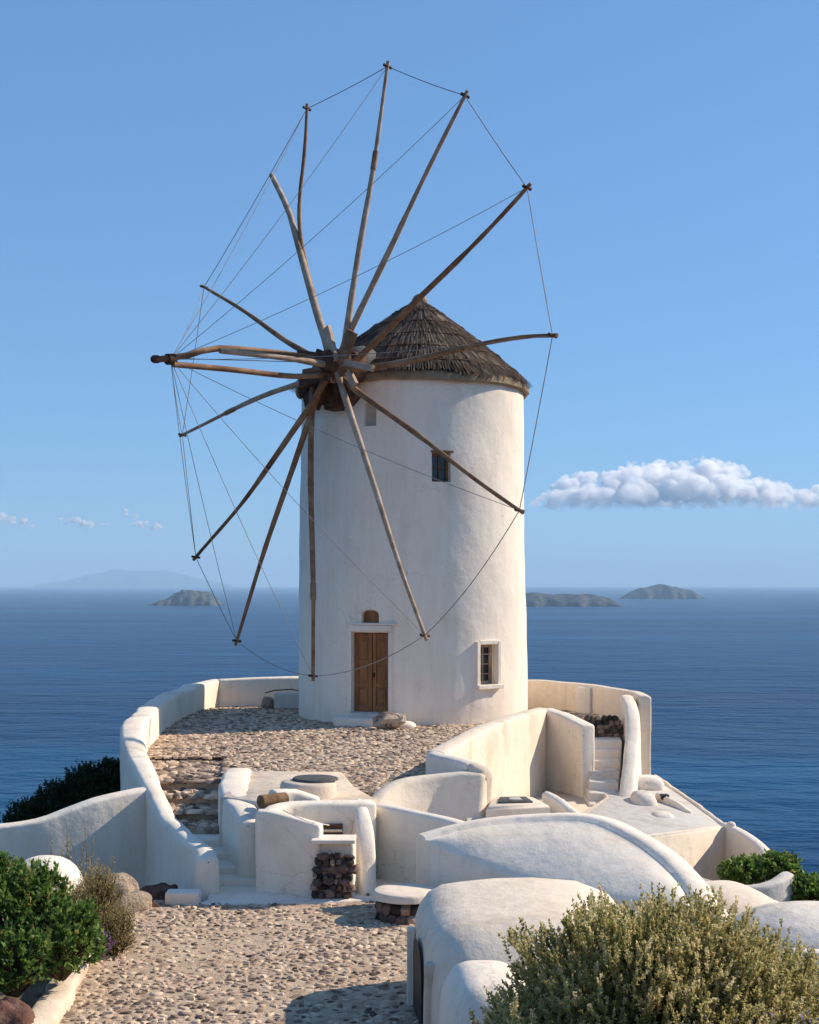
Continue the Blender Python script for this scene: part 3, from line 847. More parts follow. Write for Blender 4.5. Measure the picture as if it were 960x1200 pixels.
for k in range(NC):
    s_end = 0.10 + 0.92 * (k + 1) / NC; s_beg = max(0.0, s_end - 0.24)
    cnt = int(900 * (s_end ** 0.95)) + 60
    ctone = rt.uniform(-0.1, 0.1)
    for i in range(cnt):
        a = 2 * math.pi * (i + rt.random()) / cnt
        patch = 0.22 * math.sin(3 * a + k * 2.1) * math.sin(7 * a + k) + ctone
        for lay in range(2):
            w_ = rt.uniform(0.006, 0.016); e = s_end + rt.uniform(-0.05, 0.012) + 0.014 * math.sin(9 * a + k * 1.7)
            st = s_beg + rt.uniform(-0.01, 0.03)
            da = rt.uniform(-0.012, 0.012)
            l0, l1 = 0.005, rt.uniform(0.02, 0.06)
            p0, nr = cone_pt(max(0.004, st), a, l0); p1, _ = cone_pt(max(0.02, (st + e) / 2), a + da * 0.5, l1 * 0.8); p2, _ = cone_pt(e, a + da, l1 + rt.uniform(-0.015, 0.02))
            t = np.array([-math.sin(a), math.cos(a), 0]) * w_
            Q += [p0 - t * .6, p0 + t * .6, p1 + t, p1 - t, p1 - t, p1 + t, p2 + t * .8, p2 - t * .8]
            v = min(1, max(0, rt.gauss(0.42, 0.17) + patch)); C += [v, v]
reeds = quads_obj('thatch', np.array(Q), len(C), M['thatch'], None, C); sub(adopt(reeds, mill), roof); reeds['kind'] = 'stuff'
for s in (0.20, 0.37, 0.54, 0.71, 0.88):
    pts = [cone_pt(s + 0.006 * math.sin(11 * a + 40 * s), a, 0.058 + 0.008 * math.sin(17 * a + 9 * s))[0] for a in np.linspace(0, 2 * math.pi, 90)]
    sub(adopt(tube('rope', pts, 0.012, M['wood_dark'], None, 5, False), mill), roof)
V, F = [], []
cap = blob('roof_cap', APEX + np.array([0, 0, -0.05]), (0.17, 0.17, 0.17), M['fascia'], 1.0, 0.02, 9, 14, 8); sub(adopt(cap, mill), roof)
# grey weathered hood over the shaft
hd = blob('shaft_hood', (-0.95, 28.1, 7.38), (0.34, 0.5, 0.36), M['lid'], 0.9, 0.03, 5, 18, 10, R(-35)); sub(adopt(hd, mill), roof)

# sail wheel
HUB = np.array([-1.46, 27.36, 7.27]); AXIS = np.array([-0.74341, -0.65887, 0.11505]); AXIS /= np.linalg.norm(AXIS)
PC = np.array([-1.460, 27.361, 6.981])
def on_wheel(px, py, fwd=0.0):
    d = np.array([(px - 480) / FOC, 1.0, (HOR - py) / FOC]); o = np.array([0, 0, EYE])
    return o + d * (((PC + AXIS * fwd - o) @ AXIS) / (d @ AXIS))
wheel_hub_pts = [HUB + AXIS * t for t in (-1.5, -0.45, -0.44, -0.12, 0.12, 0.30, 0.34)]
hub = adopt(tube('sail_wheel', wheel_hub_pts, [0.15, 0.16, 0.24, 0.29, 0.29, 0.22, 0.10], M['wood_dark'], None, 10), mill)
def wsub(o): return sub(adopt(o, mill), hub)
def densify(pts, step=0.35):
    return catmull(np.array(pts, float), 0.22) if len(pts) > 2 else np.array([np.array(pts[0]) + (np.array(pts[1]) - np.array(pts[0])) * t for t in np.linspace(0, 1, 14)])
def catm3(pts, step=0.3):
    P = np.array(pts, float)
    if len(P) == 2:
        k = max(3, int(np.linalg.norm(P[1] - P[0]) / step)); return np.array([P[0] + (P[1] - P[0]) * t for t in np.linspace(0, 1, k + 1)])
    Q = np.vstack([2 * P[0] - P[1], P, 2 * P[-1] - P[-2]]); out = []
    for i in range(1, len(Q) - 2):
        k = max(1, int(np.linalg.norm(Q[i + 1] - Q[i]) / step))
        for j in range(k):
            t = j / k
            out.append(0.5 * (2 * Q[i] + (-Q[i - 1] + Q[i + 1]) * t + (2 * Q[i - 1] - 5 * Q[i] + 4 * Q[i + 1] - Q[i + 2]) * t * t + (-Q[i - 1] + 3 * Q[i] - 3 * Q[i + 1] + Q[i + 2]) * t ** 3))
    return np.array(out + [P[-1]])
# each spoke: image points from root to tip, small forward offset so that crossing poles do not run through each other
SP = [([(398, 440), (405, 398), (427, 260), (455, 72)], 0.06), ([(388, 448), (408, 395), (462, 280), (548, 106)], -0.04),
      ([(392, 446), (420, 420), (520, 322), (588, 252), (622, 215)], 0.02), ([(388, 429), (430, 431), (560, 405), (625, 394), (653, 393)], 0.10),
      ([(385, 428), (412, 452), (520, 535), (613, 601)], -0.06), ([(385, 400), (397, 440), (447, 600), (500, 750)], 0.12),
      ([(372, 420), (366, 470), (366, 640), (367, 798)], -0.10), ([(392, 415), (366, 480), (322, 610), (276, 756)], -0.02),
      ([(395, 420), (360, 482), (290, 580), (227, 656)], 0.05), ([(400, 434), (348, 450), (296, 470), (211, 511)], -0.08),
      ([(402, 437), (345, 404), (290, 368), (237, 335)], 0.08), ([(392, 440), (372, 370), (356, 300), (352, 240), (357, 180), (360, 122)], 0.0)]
rs = random.Random(5)
tips = []
for pts, fw in SP:
    W = [on_wheel(px, py, fw * (1 - i / (len(pts) - 1)) + 0.02) for i, (px, py) in enumerate(pts)]
    c = catm3(W, 0.3); n_ = len(c)
    for i in range(n_):  # natural crookedness
        f = i / (n_ - 1); c[i] += np.array([math.sin(f * 7 + fw * 40), math.cos(f * 5 + fw * 60), math.sin(f * 6 + fw * 30)]) * 0.025 * math.sin(math.pi * f)
    rad = [0.071 - 0.031 * (i / (n_ - 1)) + rs.uniform(-.004, .004) for i in range(n_)]
    k = int(n_ * rs.uniform(0.58, 0.72))
    rad[k:] = [r_ * 0.86 for r_ in rad[k:]]
    sp = wsub(tube('spoke', c, rad, M['wood_pale'] if rs.random() < 0.25 else M['wood'], None, 8))
    # rope lashing where the lengths are joined, and a peg at the tip
    if len(tips) % 3 == 0: wsub(tube('lashing', [c[k - 1] * .5 + c[k] * .5, c[k], c[min(k + 1, n_ - 1)] * .6 + c[k] * .4], rad[k - 1] + 0.007, M['wood'], None, 8))
    tips.append(c[-1] - (c[-1] - c[-2]) / np.linalg.norm(c[-1] - c[-2]) * 0.10)
    wsub(tube('tip_peg', [tips[-1] - AXIS * 0.10, tips[-1] + AXIS * 0.10], 0.03, M['wood_dark'], None, 6))
# the broken thirteenth pole
c = catm3([on_wheel(px, py, 0.10) for px, py in [(386, 410), (374, 375), (357, 315), (340, 252), (333, 235), (318, 205)]], 0.3)
wsub(tube('broken_spoke', c, np.linspace(0.085, 0.055, len(c)), M['wood_pale'], None, 8))
# hub wedges and clamping planks
def plank(name, a, b_, wid, thk, mat):
    a, b_ = np.array(a), np.array(b_); d = b_ - a; l = np.linalg.norm(d); d /= l
    s = np.cross(d, AXIS); s /= np.linalg.norm(s)
    return wsub(box(name, (a + b_) / 2, (wid, thk, l / 2), mat, None, [s, np.cross(d, s), d], 0.012))
for p0, p1, wd, mt, fw in (((392, 425), (382, 385), 0.12, 'wood_pale', 0.25), ((398, 428), (413, 388), 0.15, 'wood', 0.18), ((405, 425), (437, 432), 0.06, 'wood_pale', 0.28),
                           ((388, 424), (350, 419), 0.07, 'wood_dark', 0.2), ((385, 440), (352, 450), 0.10, 'wood_dark', 0.05), ((380, 445), (368, 478), 0.16, 'wood_dark', -0.12), ((392, 445), (385, 476), 0.20, 'wood_dark', -0.2),
                           ((400, 440), (408, 470), 0.13, 'wood_dark', -0.2), ((388, 430), (356, 436), 0.05, 'wood', 0.22), ((390, 420), (372, 412), 0.06, 'wood_dark', 0.1), ((408, 436), (416, 452), 0.08, 'wood_pale', 0.12),
                           ((372, 440), (352, 462), 0.11, 'wood_dark', -0.3), ((378, 416), (350, 412), 0.035, 'wood_dark', 0.3), ((385, 445), (358, 440), 0.04, 'wood_dark', 0.3)):
    plank('hub_wedge', on_wheel(*p0, fw), on_wheel(*p1, fw), wd, 0.045, M[mt])
for q0, q1, wd, th in (((388, 448), (362, 472), 0.17, 0.10), ((396, 446), (392, 478), 0.20, 0.12), ((404, 442), (414, 468), 0.14, 0.10), ((376, 436), (354, 452), 0.12, 0.10)):
    wsub(box('wind_beam', (on_wheel(*q0, -.35) + on_wheel(*q1, -.35)) / 2, (wd, th, np.linalg.norm(on_wheel(*q1, -.35) - on_wheel(*q0, -.35)) / 2 + 0.05), M['wood_dark'], None, (lambda d: [np.cross(d, AXIS) / np.linalg.norm(np.cross(d, AXIS)), np.cross(d, np.cross(d, AXIS) / np.linalg.norm(np.cross(d, AXIS))), d])((on_wheel(*q1, -.35) - on_wheel(*q0, -.35)) / np.linalg.norm(on_wheel(*q1, -.35) - on_wheel(*q0, -.35))), 0.02))
wsub(tube('hub_block', [HUB - AXIS * 0.55, HUB - AXIS * 0.25], [0.34, 0.36], M['wood_dark'], None, 8, smooth=False))
# bowsprit: long crooked axle pole, with two braces, collar and knob
BOW = np.array(at(187, 421, 24.65))
bdir = BOW - HUB; bl_ = np.linalg.norm(bdir); bdir /= bl_
b1 = np.array(at(258, 408, 25.55))
wsub(tube('bowsprit', catm3([HUB, np.array(at(345, 416, 26.75)), b1, np.array(at(222, 416, 25.1)), BOW], 0.3), 0.058, M['wood'], None, 8))
wsub(tube('bowsprit_brace', catm3([HUB - np.array([0, 0, .05]), np.array(at(330, 419, 26.4)), np.array(at(258, 411, 25.5))], 0.3), [0.07] * 3 + [0.055] * (len(catm3([HUB - np.array([0, 0, .05]), np.array(at(330, 419, 26.4)), np.array(at(258, 411, 25.5))], 0.3)) - 3), M['wood_pale'], None, 8))
wsub(tube('bowsprit_brace', catm3([HUB - np.array([0, 0, .2]), np.array(at(345, 441, 26.7)), np.array(at(270, 433, 25.7)), np.array(at(203, 427, 24.8))], 0.3), 0.055, M['wood'], None, 8))
wsub(tube('bowsprit_collar', [np.array(at(196, 421, 24.75)), np.array(at(204, 421, 24.87))], 0.105, M['wood_dark'], None, 10))
wsub(tube('bowsprit_knob', [BOW + bdir * -0.02, BOW + bdir * 0.03, BOW + bdir * 0.12, BOW + bdir * 0.16], [0.04, 0.075, 0.075, 0.05], M['wood_dark'], None, 10))
wsub(tube('tie_wire', [np.array(at(205, 420, 24.85)), np.array(at(345, 424, 26.7))], 0.008, M['wire'], None, 5))
# ropes: rim rope from tip to tip, stays from the bowsprit to each tip
BE = np.array(at(200, 421, 24.8))
for i in range(12):
    a, b_ = tips[i], tips[(i + 1) % 12]
    sag = 0.03 if i not in (5, 6, 4) else 0.16
    pts = [a + (b_ - a) * t + np.array([0, 0, -sag * 4 * t * (1 - t) * np.linalg.norm(b_ - a) / 3]) for t in np.linspace(0, 1, 10)]
    wsub(tube('rim_rope', pts, 0.0085, M['wire'], None, 5))
    pts = [BE + (a - BE) * t + np.array([0, 0, -0.12 * 4 * t * (1 - t)]) for t in np.linspace(0, 1, 10)]
    wsub(tube('stay_rope', pts, 0.0058, M['wire'], None, 5))

# ------------------------------------------------------------------ walls and plastered masses
P_, PO, PCR = M['plaster'], M['plaster_old'], M['plaster_cream']
tag(wall('parapet_wall', [(-1.75, 32.35, .68), (-2.6, 32.1, .67), (-3.5, 31.95, .66), (-4.4, 31.8, .64)], P_, 0.17, -1.6, 0.05), 'straight parapet wall behind the terrace at the left side of the mill', 'wall')
tag(wall('parapet_wall', [(-4.50, 31.85, .63), (-4.74, 31.2, .60), (-4.93, 30.45, .60)], P_, 0.17, -1.6, 0.05), 'short parapet wall piece between the two longer ones at the terrace corner', 'wall')
DW = [(-4.93, 30.38, .585), (-5.0, 28.6, .575), (-4.98, 26.6, .56), (-4.82, 24.6, .55), (-4.64, 23, .54, .2, .03, 0), (-4.46, 22, .46, .19, .1, 0), (-4.17, 21, .24, .17, .26, 0), (-3.88, 20.3, .03, .15, .36, 0), (-3.62, 19.6, -.15, .13, .40, 0), (-3.17, 18.4, -.33, .12, .32, 0.02), (-2.74, 17.3, -.36, .12, .2, .04), (-2.53, 16.75, -.38, .13, .1, .05), (-2.42, 16.38, -.41, .13, .05, .05)]
tag(wall('stair_wall', DW, P_, 0.2, -1.6, 0.07, amp=0.032, freq=3.0), 'long curving white wall sweeping down beside the cobbled steps', 'wall')
tag(box('plaster_block', (-2.66, 16.06, -.87), (0.20, 0.12, 0.12), P_, None, None, 0.03), 'small white plaster block at the foot of the curving stair wall', 'block')
tag(wall('retaining_wall', [(-3.70, 19.95, -.10), (-4.1, 19.72, -.14), (-4.5, 19.5, -.215), (-4.85, 19.35, -.335), (-5.25, 19.2, -.465), (-5.9, 19.1, -.53), (-7.2, 19.0, -.56)], P_, 0.15, -3.2, 0.05, 0.0, 0.0), 'low white wall with wavy top running left from the stair wall', 'wall')

# cobbled steps on the left, then plastered steps
stairs = thing('stone_steps', 'worn steps, cobbled above and plastered below, between white walls', 'steps', (-3.2, 19, -0.9))
def inner_x(y):   # right face of the stair wall
    return np.interp(y, [16.4, 17.3, 18.4, 19.6, 20.3, 21, 22, 23], [-2.28, -2.60, -3.03, -3.47, -3.71, -3.98, -4.25, -4.42])
def e_left(y): return np.interp(y, [16.9, 17.3, 18.8, 20.2, 20.8, 22.6], [-2.1, -2.2, -2.55, -2.75, -2.9, -2.95])
SY = [(22.5, -.06), (20.3, -.20), (19.75, -.33), (19.2, -.45), (18.5, -.53), (18.05, -.61), (17.55, -.69), (17.1, -.77), (16.78, -.85)]
SYN = [s[0] for s in SY[1:]] + [16.2]
for k, ((y1, z), y0) in enumerate(zip(SY, SYN)):
    ys = np.linspace(y1 + 0.02, y0, 6); lft = [(inner_x(y) - 0.12, y) for y in ys]; rgt = [(e_left(y) + 0.06, y) for y in ys]
    if k >= 7: rgt = [(x + 0.35 * (k - 6) * (1 if y < 16.95 else 0), y) for x, y in rgt]
    poly = lft + rgt[::-1]
    st = slab('step', poly, z - (0.012 if k < 4 else 0), -1.5, M['joint'] if k < 4 else P_, 0.03); adopt(st, stairs)
    if k < 4:
        okp = in_poly(poly); cs = vor_cells(jitter(-4.6, -1.9, y0 - .1, y1 + .1, (0.13, 0.12), 40 + k), (0.13, 0.12), okp)
        AV, AF, AC = [], [], []; r_ = random.Random(60 + k)
        for p, pl in cs:
            g = cobble_geo(p, pl, lambda x, y: z - 0.012, r_, hmin=0.012, hmax=0.045)
            if g:
                b0 = len(AV); AV += g[0]; AF += [tuple(b0 + i for i in f) for f in g[1]]; t = min(1, max(0, r_.gauss(.50, .25))); AC += [t] * len(g[1])
        o = mesh_obj('cobbles', AV, AF, M['cobble'], None, True, 45, {'var': AC}); o['kind'] = 'stuff'
        o.parent = st; o.matrix_parent_inverse = Matrix.Identity(4)
        if k:   # rough nosing stones of the tread above
            x = inner_x(y1) + 0.02
            while x < e_left(y1) - 0.05:
                wd = r_.uniform(0.10, 0.32)
                s_ = stone('edge_stone', (x + wd / 2, y1 + 0.02 + r_.uniform(-.03, .03), SY[k - 1][1] - 0.025 + r_.uniform(-.008, .008)), (wd / 2, 0.12, 0.035), r_.random(), M['cobble_one'])
                s_.parent = st; s_.matrix_parent_inverse = Matrix.Identity(4); x += wd + 0.005

# gate pier right of the steps, plaster apron, gate, log, well drum
tag(wall('gate_pier', [(-2.56, 20.35, .12, .2, 0, 0), (-2.46, 19.2, .13, .2, 0, 0), (-2.30, 18.2, .05, .2, .06, 0), (-2.08, 17.45, .02, .17, .04, 0), (-1.99, 16.98, -.06, .13, .03, 0)], P_, 0.2, -1.4, 0.07, amp=0.03, freq=3.2), 'lumpy white pier wall on the right of the worn steps', 'wall')
tag(slab('plaster_apron', [(-2.5, 18.0), (-1.7, 17.35), (-0.55, 17.55), (-0.42, 17.85), (-0.75, 18.9), (-1.0, 20.4), (-2.45, 20.5)], 0.055, -0.9, M['floor_plaster'], 0.05), 'flat tan plaster roof slab beside the cobbled terrace', 'slab')
tag(box('gate_board', (-1.815, 16.95, -.42), (0.045, 0.02, 0.47), M['wood'], None, None, 0.005), 'narrow brown wooden gate board in the gap beside the white pier', 'gate')
lg = tag(tube('lintel_log', [(-1.86, 17.06, .135), (-1.74, 17.17, .135), (-1.58, 17.32, .13)], 0.085, M['terracotta'], None, 12), 'short brown round log lying over the little gate', 'log')
tag(wall('plaster_ridge', [(-1.72, 17.38, .235), (-1.45, 17.55, .2), (-1.2, 17.55, .12)], P_, 0.10, -.1, 0.05), 'small white plaster cap lying behind the brown log', 'cap')
def drum(name, c, r_, z0, z1, mat, rr=0.03, squash=1.0, n_=40, amp=0.006):
    V, F = [], []
    prof = [(r_ * 1.03, z0), (r_, z1 - rr), (r_ - rr * .3, z1 - rr * .3), (r_ - rr, z1), (r_ * .5, z1 + .004)]
    for q, z in prof:
        for i in range(n_):
            a = 2 * math.pi * i / n_; V.append((c[0] + q * math.cos(a), c[1] + q * squash * math.sin(a), z))
    for k in range(len(prof) - 1):
        for i in range(n_):
            j = (i + 1) % n_; F.append((k * n_ + i, k * n_ + j, (k + 1) * n_ + j, (k + 1) * n_ + i))
    F.append(tuple((len(prof) - 1) * n_ + i for i in range(n_)))
    V = np.array(V) + lump(V, amp, 5)
    return mesh_obj(name, V, F, mat, sharp=50)
well = thing('well', 'low round plaster well drum with dark slate lid on the slab', 'well', (-1.34, 18.05, 0.05))
adopt(drum('well_drum', (-1.34, 18.05), 0.37, 0.0, 0.255, M['floor_plaster'], 0.05), well)
adopt(drum('well_lid', (-1.25, 18.12), 0.30, 0.262, 0.290, M['lid'], 0.01), well)

# front alcove walls with louvred window, rubble pier, buttress, big apse
tag(wall('front_wall', [(-1.80, 16.52, .12), (-1.62, 16.46, .115), (-1.4, 16.40, .07), (-1.08, 16.33, -.01)], P_, 0.09, -1.3, 0.04, amp=0.010), 'plain white front wall panel left of the rubble pier', 'wall')
bk = thing('alcove_wall', 'white back wall of the alcove with a dark louvred opening', 'wall', (-1.1, 17.2, -.9))
adopt(wall('wall', [(-1.70, 16.58, .115, .1, 0, 0), (-1.66, 16.82, .12, .1, 0, 0), (-1.48, 17.02, .125, .11, 0, 0), (-1.15, 17.12, .125, .13, 0, 0), (-.78, 17.18, .12, .14, 0, 0), (-.5, 17.28, .11, .14, 0, 0)], P_, 0.14, -1.3, 0.05), bk)
lo = adopt(box('louvre_opening', (-0.965, 16.99, -.235), (0.135, 0.03, 0.105), M['mortar'], None, None, 0.004), bk)
for k in range(4):
    s_ = box('slat', (-0.965, 16.95, -.315 + k * 0.053), (0.13, 0.022, 0.008), M['wood_dark'] if k != 2 else P_, None, [[1, 0, 0], [0, .8, -.6], [0, .6, .8]])
    s_.parent = lo; s_.matrix_parent_inverse = Matrix.Identity(4)
tag(tube('cable', [at(331, 949, 16.30), at(345, 956, 16.26), at(362, 963, 16.2), at(386, 967, 16.5)], 0.006, P_, None, 5), 'thin white cable drooping along the front wall top', 'cable')
pier = thing('rubble_pier', 'stubby pier of dark volcanic rubble with white slab cap', 'pier', (-0.92, 16.25, -.9))
adopt(wall('plaster_core', [(-1.15, 16.42, -.22), (-.69, 16.38, -.22)], P_, 0.12, -1.1, 0.04), pier)
adopt(box('cap_slab', (-0.90, 16.27, -.185), (0.26, 0.19, 0.022), P_, None, None, 0.012), pier)
r_ = random.Random(77); k = 0
core = adopt(box('rubble_bed', (-0.93, 16.275, -.63), (0.17, 0.045, 0.24), M['joint'], None, None, 0.02), pier)
z = -0.88
while z < -0.36:
    hh = r_.uniform(0.035, 0.055)
    u = (z + 0.66) / 0.33; half = 0.225 * math.sqrt(max(0.15, 1 - (u if u > 0 else u * 0.55) ** 2)); x = -0.925 - half
    if z < -0.75: x -= 0.03
    while x < -0.925 + half:
        wd = r_.uniform(0.026, 0.075)
        adopt(stone('stone', (x + wd * .8, 16.205 + r_.uniform(-.03, .02), z + hh + r_.uniform(-.018, .018)), (wd * r_.uniform(.85, 1.2), 0.06, hh * r_.uniform(.75, 1.35)), 100 + k, M['lava']), pier); k += 1
        x += wd * 1.75
    z += hh * 1.8
# fin buttress leaning towards the path, its lit flank to the right
tag(wall('buttress', [(-.64, 17.30, .125, .07, .03, .16), (-.60, 17.08, .05, .085, .04, .2), (-.55, 16.85, -.10, .10, .04, .2), (-.52, 16.66, -.28, .10, .04, .18), (-.50, 16.50, -.50, .09, .03, .14), (-.49, 16.36, -.80, .08, .02, .08)], P_, 0.1, -1.3, 0.05, amp=0.014, step=0.08), 'leaning white buttress fin beside the dark louvred opening', 'buttress')
tag(wall('shaded_wall', [(-.58, 17.58, .05), (-.1, 17.2, .035), (.33, 16.86, .01), (.60, 16.64, -.025), (.74, 16.52, -.06)], P_, 0.10, -1.3, 0.05, 0, 0, 0.014), 'broad white wall in deep shade between the buttress and the vaulted roof', 'wall')
tag(slab('plaster_floor', [(-2.5, 15.92), (-1.2, 15.98), (0.3, 16.25), (0.75, 16.5), (0.75, 17.6), (0.2, 17.9), (-0.5, 17.2), (-1.1, 16.95), (-1.95, 16.95), (-2.15, 16.75)], -0.872, -1.2, P_, 0.03), 'white plaster strip along the foot of the alcove walls', 'paving')

# vaulted roof right of the apse
arc = catmull([(.17, 15.95, -.13), (.45, 16.05, -.065), (.85, 16.12, .01), (1.41, 16.12, .065), (2.06, 15.9, .10), (2.45, 15.4, .02), (2.72, 14.75, -.11), (2.88, 14.2, -.28), (2.92, 13.8, -.45)], 0.12)
eav = catmull([(.25, 15.82, -.24), (.75, 15.4, -.31), (1.3, 14.9, -.37), (1.95, 14.25, -.40), (2.5, 13.85, -.44), (2.85, 13.65, -.52)], 0.1)
def resamp(A, n_):
    d = np.concatenate([[0], np.cumsum(np.linalg.norm(np.diff(A, axis=0), axis=1))]); t = np.linspace(0, d[-1], n_)
    return np.stack([np.interp(t, d, A[:, c]) for c in range(3)], 1)
A_, E_ = resamp(arc, 50), resamp(eav, 50)
nrm2 = np.gradient(A_[:, :2], axis=0); nrm2 = np.stack([-nrm2[:, 1], nrm2[:, 0]], 1); nrm2 /= np.linalg.norm(nrm2, axis=1)[:, None]
def shift(A, d, dz): return np.column_stack([A[:, :2] + nrm2 * d, A[:, 2] + dz])
rows = [np.column_stack([E_[:, :2], np.full(50, -1.3)]), np.column_stack([E_[:, :2], (E_[:, 2] - 1.3) / 2]), E_ - np.array([0, 0, .03]), E_ + np.array([0.0, 0.03, .0])]
Ain = shift(A_, -0.06, 0.0)
for t in np.linspace(0.06, 1, 12):
    rw = E_ * (1 - t) + Ain * t; rw[:, 2] += 0.06 * math.sin(math.pi * t); rows.append(rw)
rows += [shift(A_, -0.03, 0.035), shift(A_, 0.03, 0.05), shift(A_, 0.17, 0.045), shift(A_, 0.24, 0.0), shift(A_, 0.25, -0.12), np.column_stack([shift(A_, 0.25, 0)[:, :2], np.full(50, -1.5)])]
tag(loft('vault_roof', rows, P_, None, 0.010, 3.0, 55, True), 'broad white vaulted roof with raised rim behind the big shrub', 'roof')

# lit mound under the terrace corner, roof floor, cistern
tag(wall('sloping_wall', [(-.52, 18.0, -.05, .12, 0, .15), (-.38, 18.25, .08, .12, 0, .45), (-.12, 18.55, .2, .12, 0, .6), (.3, 18.75, .235, .12, 0, .62), (.75, 18.8, .265, .12, 0, .6), (.98, 18.75, .27, .12, 0, .55)], PCR, 0.14, -.9, 0.08, amp=0.012), 'sunlit rounded wall sloping down from the terrace edge', 'wall')
tag(slab('roof_floor', [(0.72, 16.75), (2.3, 16.0), (2.6, 17.6), (2.35, 18.3), (1.95, 19.3), (1.0, 19.3), (0.75, 18.9)], -0.30, -1.6, PCR, 0.04), 'flat sunlit plaster floor round the small cistern', 'floor')
struct(slab('courtyard', [(0.6, 18.9), (3.3, 18.9), (3.5, 24.6), (3.1, 26.6), (2.4, 26.7)], -1.12, -1.8, M['floor_plaster'], 0.03))['label'] = 'sunken plaster courtyard floor below the terrace wall'
cis = thing('cistern', 'small white cistern box with dark hatch on the sunlit floor', 'cistern', (1.45, 18.75, -.3))
adopt(slab('cistern_box', [(1.02, 18.25), (1.9, 18.45), (1.75, 19.15), (1.15, 19.1)], -.125, -.45, PCR, 0.05), cis)
adopt(slab('hatch', [(1.2, 18.52), (1.68, 18.6), (1.62, 19.0), (1.25, 18.97)], -.098, -.14, M['lid'], 0.012), cis)
adopt(slab('hatch_ring', [(1.36, 18.66), (1.54, 18.69), (1.52, 18.84), (1.37, 18.82)], -.085, -.11, M['grey_plaster'], 0.01), cis)
tag(wall('wing_wall', [(1.93, 19.2, -.075), (2.1, 18.9, -.14), (2.28, 18.55, -.26), (2.36, 18.3, -.33)], PO, 0.07, -1.0, 0.04), 'short sloping plaster wing beside the cistern', 'wall')

# corner walls right of the terrace
JL = [(.40, 20.0, .41), (.80, 21.2, .47), (1.22, 22.6, .50), (1.75, 24.2, .50), (2.2, 25.6, .47), (2.56, 26.75, .42)]
tag(wall('terrace_wall', JL, PCR, 0.16, -2.2, 0.06, amp=0.012), 'tall sunlit curving wall along the right edge of the terrace', 'wall')
tag(wall('return_wall', [(2.72, 26.75, .41), (2.95, 26.35, .36), (3.32, 25.55, .22)], P_, 0.15, -2.2, 0.05, curve=False), 'shaded white wall turning from the sunlit wall towards the right steps', 'wall')
tag(wall('end_wall', [(.36, 19.95, .405), (.6, 19.45, .40), (.86, 18.95, .385)], PO, 0.13, -.9, 0.06, curve=False), 'short shaded wall end at the near corner of the terrace wall', 'wall')
tag(wall('peeling_pier', [(.88, 18.93, .37), (1.02, 18.82, .33)], M['floor_plaster'], 0.13, -.9, 0.06, amp=0.03, freq=6), 'narrow brown pier of peeling plaster at the terrace corner', 'pier')

# right-hand steps, rubble, stringer wall, parapet
rst = thing('plaster_steps', 'narrow white plaster steps climbing to the right of the mill', 'steps', (3.6, 25.5, -1.2))
zs = -1.2
for k in range(7):
    y0 = 24.35 + k * 0.37; z = -1.08 + k * 0.148
    xl, xr = 0.132 * y0, np.interp(y0, [24.3, 27], [3.68, 4.22])
    adopt(slab('step', [(xl, y0), (xr, y0 + .03), (xr + .1, 27.5), (xl + .05, 27.4)], z, -2.0, PO, 0.025), rst)
rub = thing('rubble_wall', 'small patch of dark rubble wall at the head of the right steps', 'wall', (3.8, 27.25, -.1))
adopt(box('rubble_bed', (3.82, 27.33, -.03), (0.36, 0.10, 0.22), M['joint'], None, None, 0.02), rub)
k = 0; z = -0.2
while z < 0.16:
    x = 3.48
    while x < 4.15:
        wd = r_.uniform(0.05, 0.09); adopt(stone('stone', (x + wd, 27.22 + r_.uniform(-.02, .02), z + .04), (wd, 0.07, 0.06), 300 + k, M['lava']), rub); k += 1; x += wd * 1.8
    z += 0.085
tag(wall('parapet_wall', [(2.5, 31.7, .64), (3.2, 31.25, .63), (3.9, 30.45, .62), (4.45, 29.35, .61), (4.72, 28.3, .61), (4.74, 27.55, .60)], PCR, 0.13, -1.6, 0.05), 'curved parapet wall behind the mill above the right steps', 'wall')
tag(wall('stair_pilaster', [(3.78, 30.35, .56), (4.02, 30.05, .56)], PO, 0.1, -.2, 0.03), 'flat grey pilaster against the curved parapet wall', 'pilaster')
tag(wall('stringer_wall', [(4.42, 27.9, .58), (4.40, 27.1, .42), (4.33, 26.4, .12), (4.15, 25.6, -.28), (3.95, 24.8, -.72), (3.84, 24.2, -1.1), (3.80, 23.6, -1.42)], P_, 0.135, -2.4, 0.07, 0.02, 0.05, 0.022, 2.6), 'wavy white wall descending along the right side of the plaster steps', 'wall')
tag(box('slit_window', (4.885, 27.62, .10), (0.01, 0.05, 0.24), M['grey_plaster'], None, None, 0.003), 'narrow dark slit in the end of the curved parapet wall', 'window')

# flat-roofed house below, chimney lumps, end curve
house = thing('flat_roofed_house', 'cream flat-roofed house on the slope below the right steps', 'house', (4.2, 23, -2.5))
hz_ = lambda x, y: -0.93 - 0.05 * (x - 3.2)
adopt(slab('wall', [(3.15, 20.2), (5.12, 21.85), (4.98, 27.6), (3.65, 27.4), (3.5, 24.4), (2.75, 22.3)], hz_, -4.5, PCR, 0.04), house)
adopt(slab('roof', [(3.30, 20.5), (5.02, 21.95), (4.9, 27.5), (3.72, 27.3), (3.57, 24.35), (2.9, 22.35)], lambda x, y: hz_(x, y) + 0.004, -1.3, M['grey_plaster'], 0.01), house)
adopt(wall('roof_kerb', [(5.05, 21.95, -1.0), (5.02, 24, -1.0), (4.93, 27.4, -.98)], PCR, 0.05, -1.3, 0.03), house)
adopt(blob('chimney', (4.45, 25.7, -.93), (0.34, 0.28, 0.19), PO, 0.75, 0.02, 5, 24, 14), house)
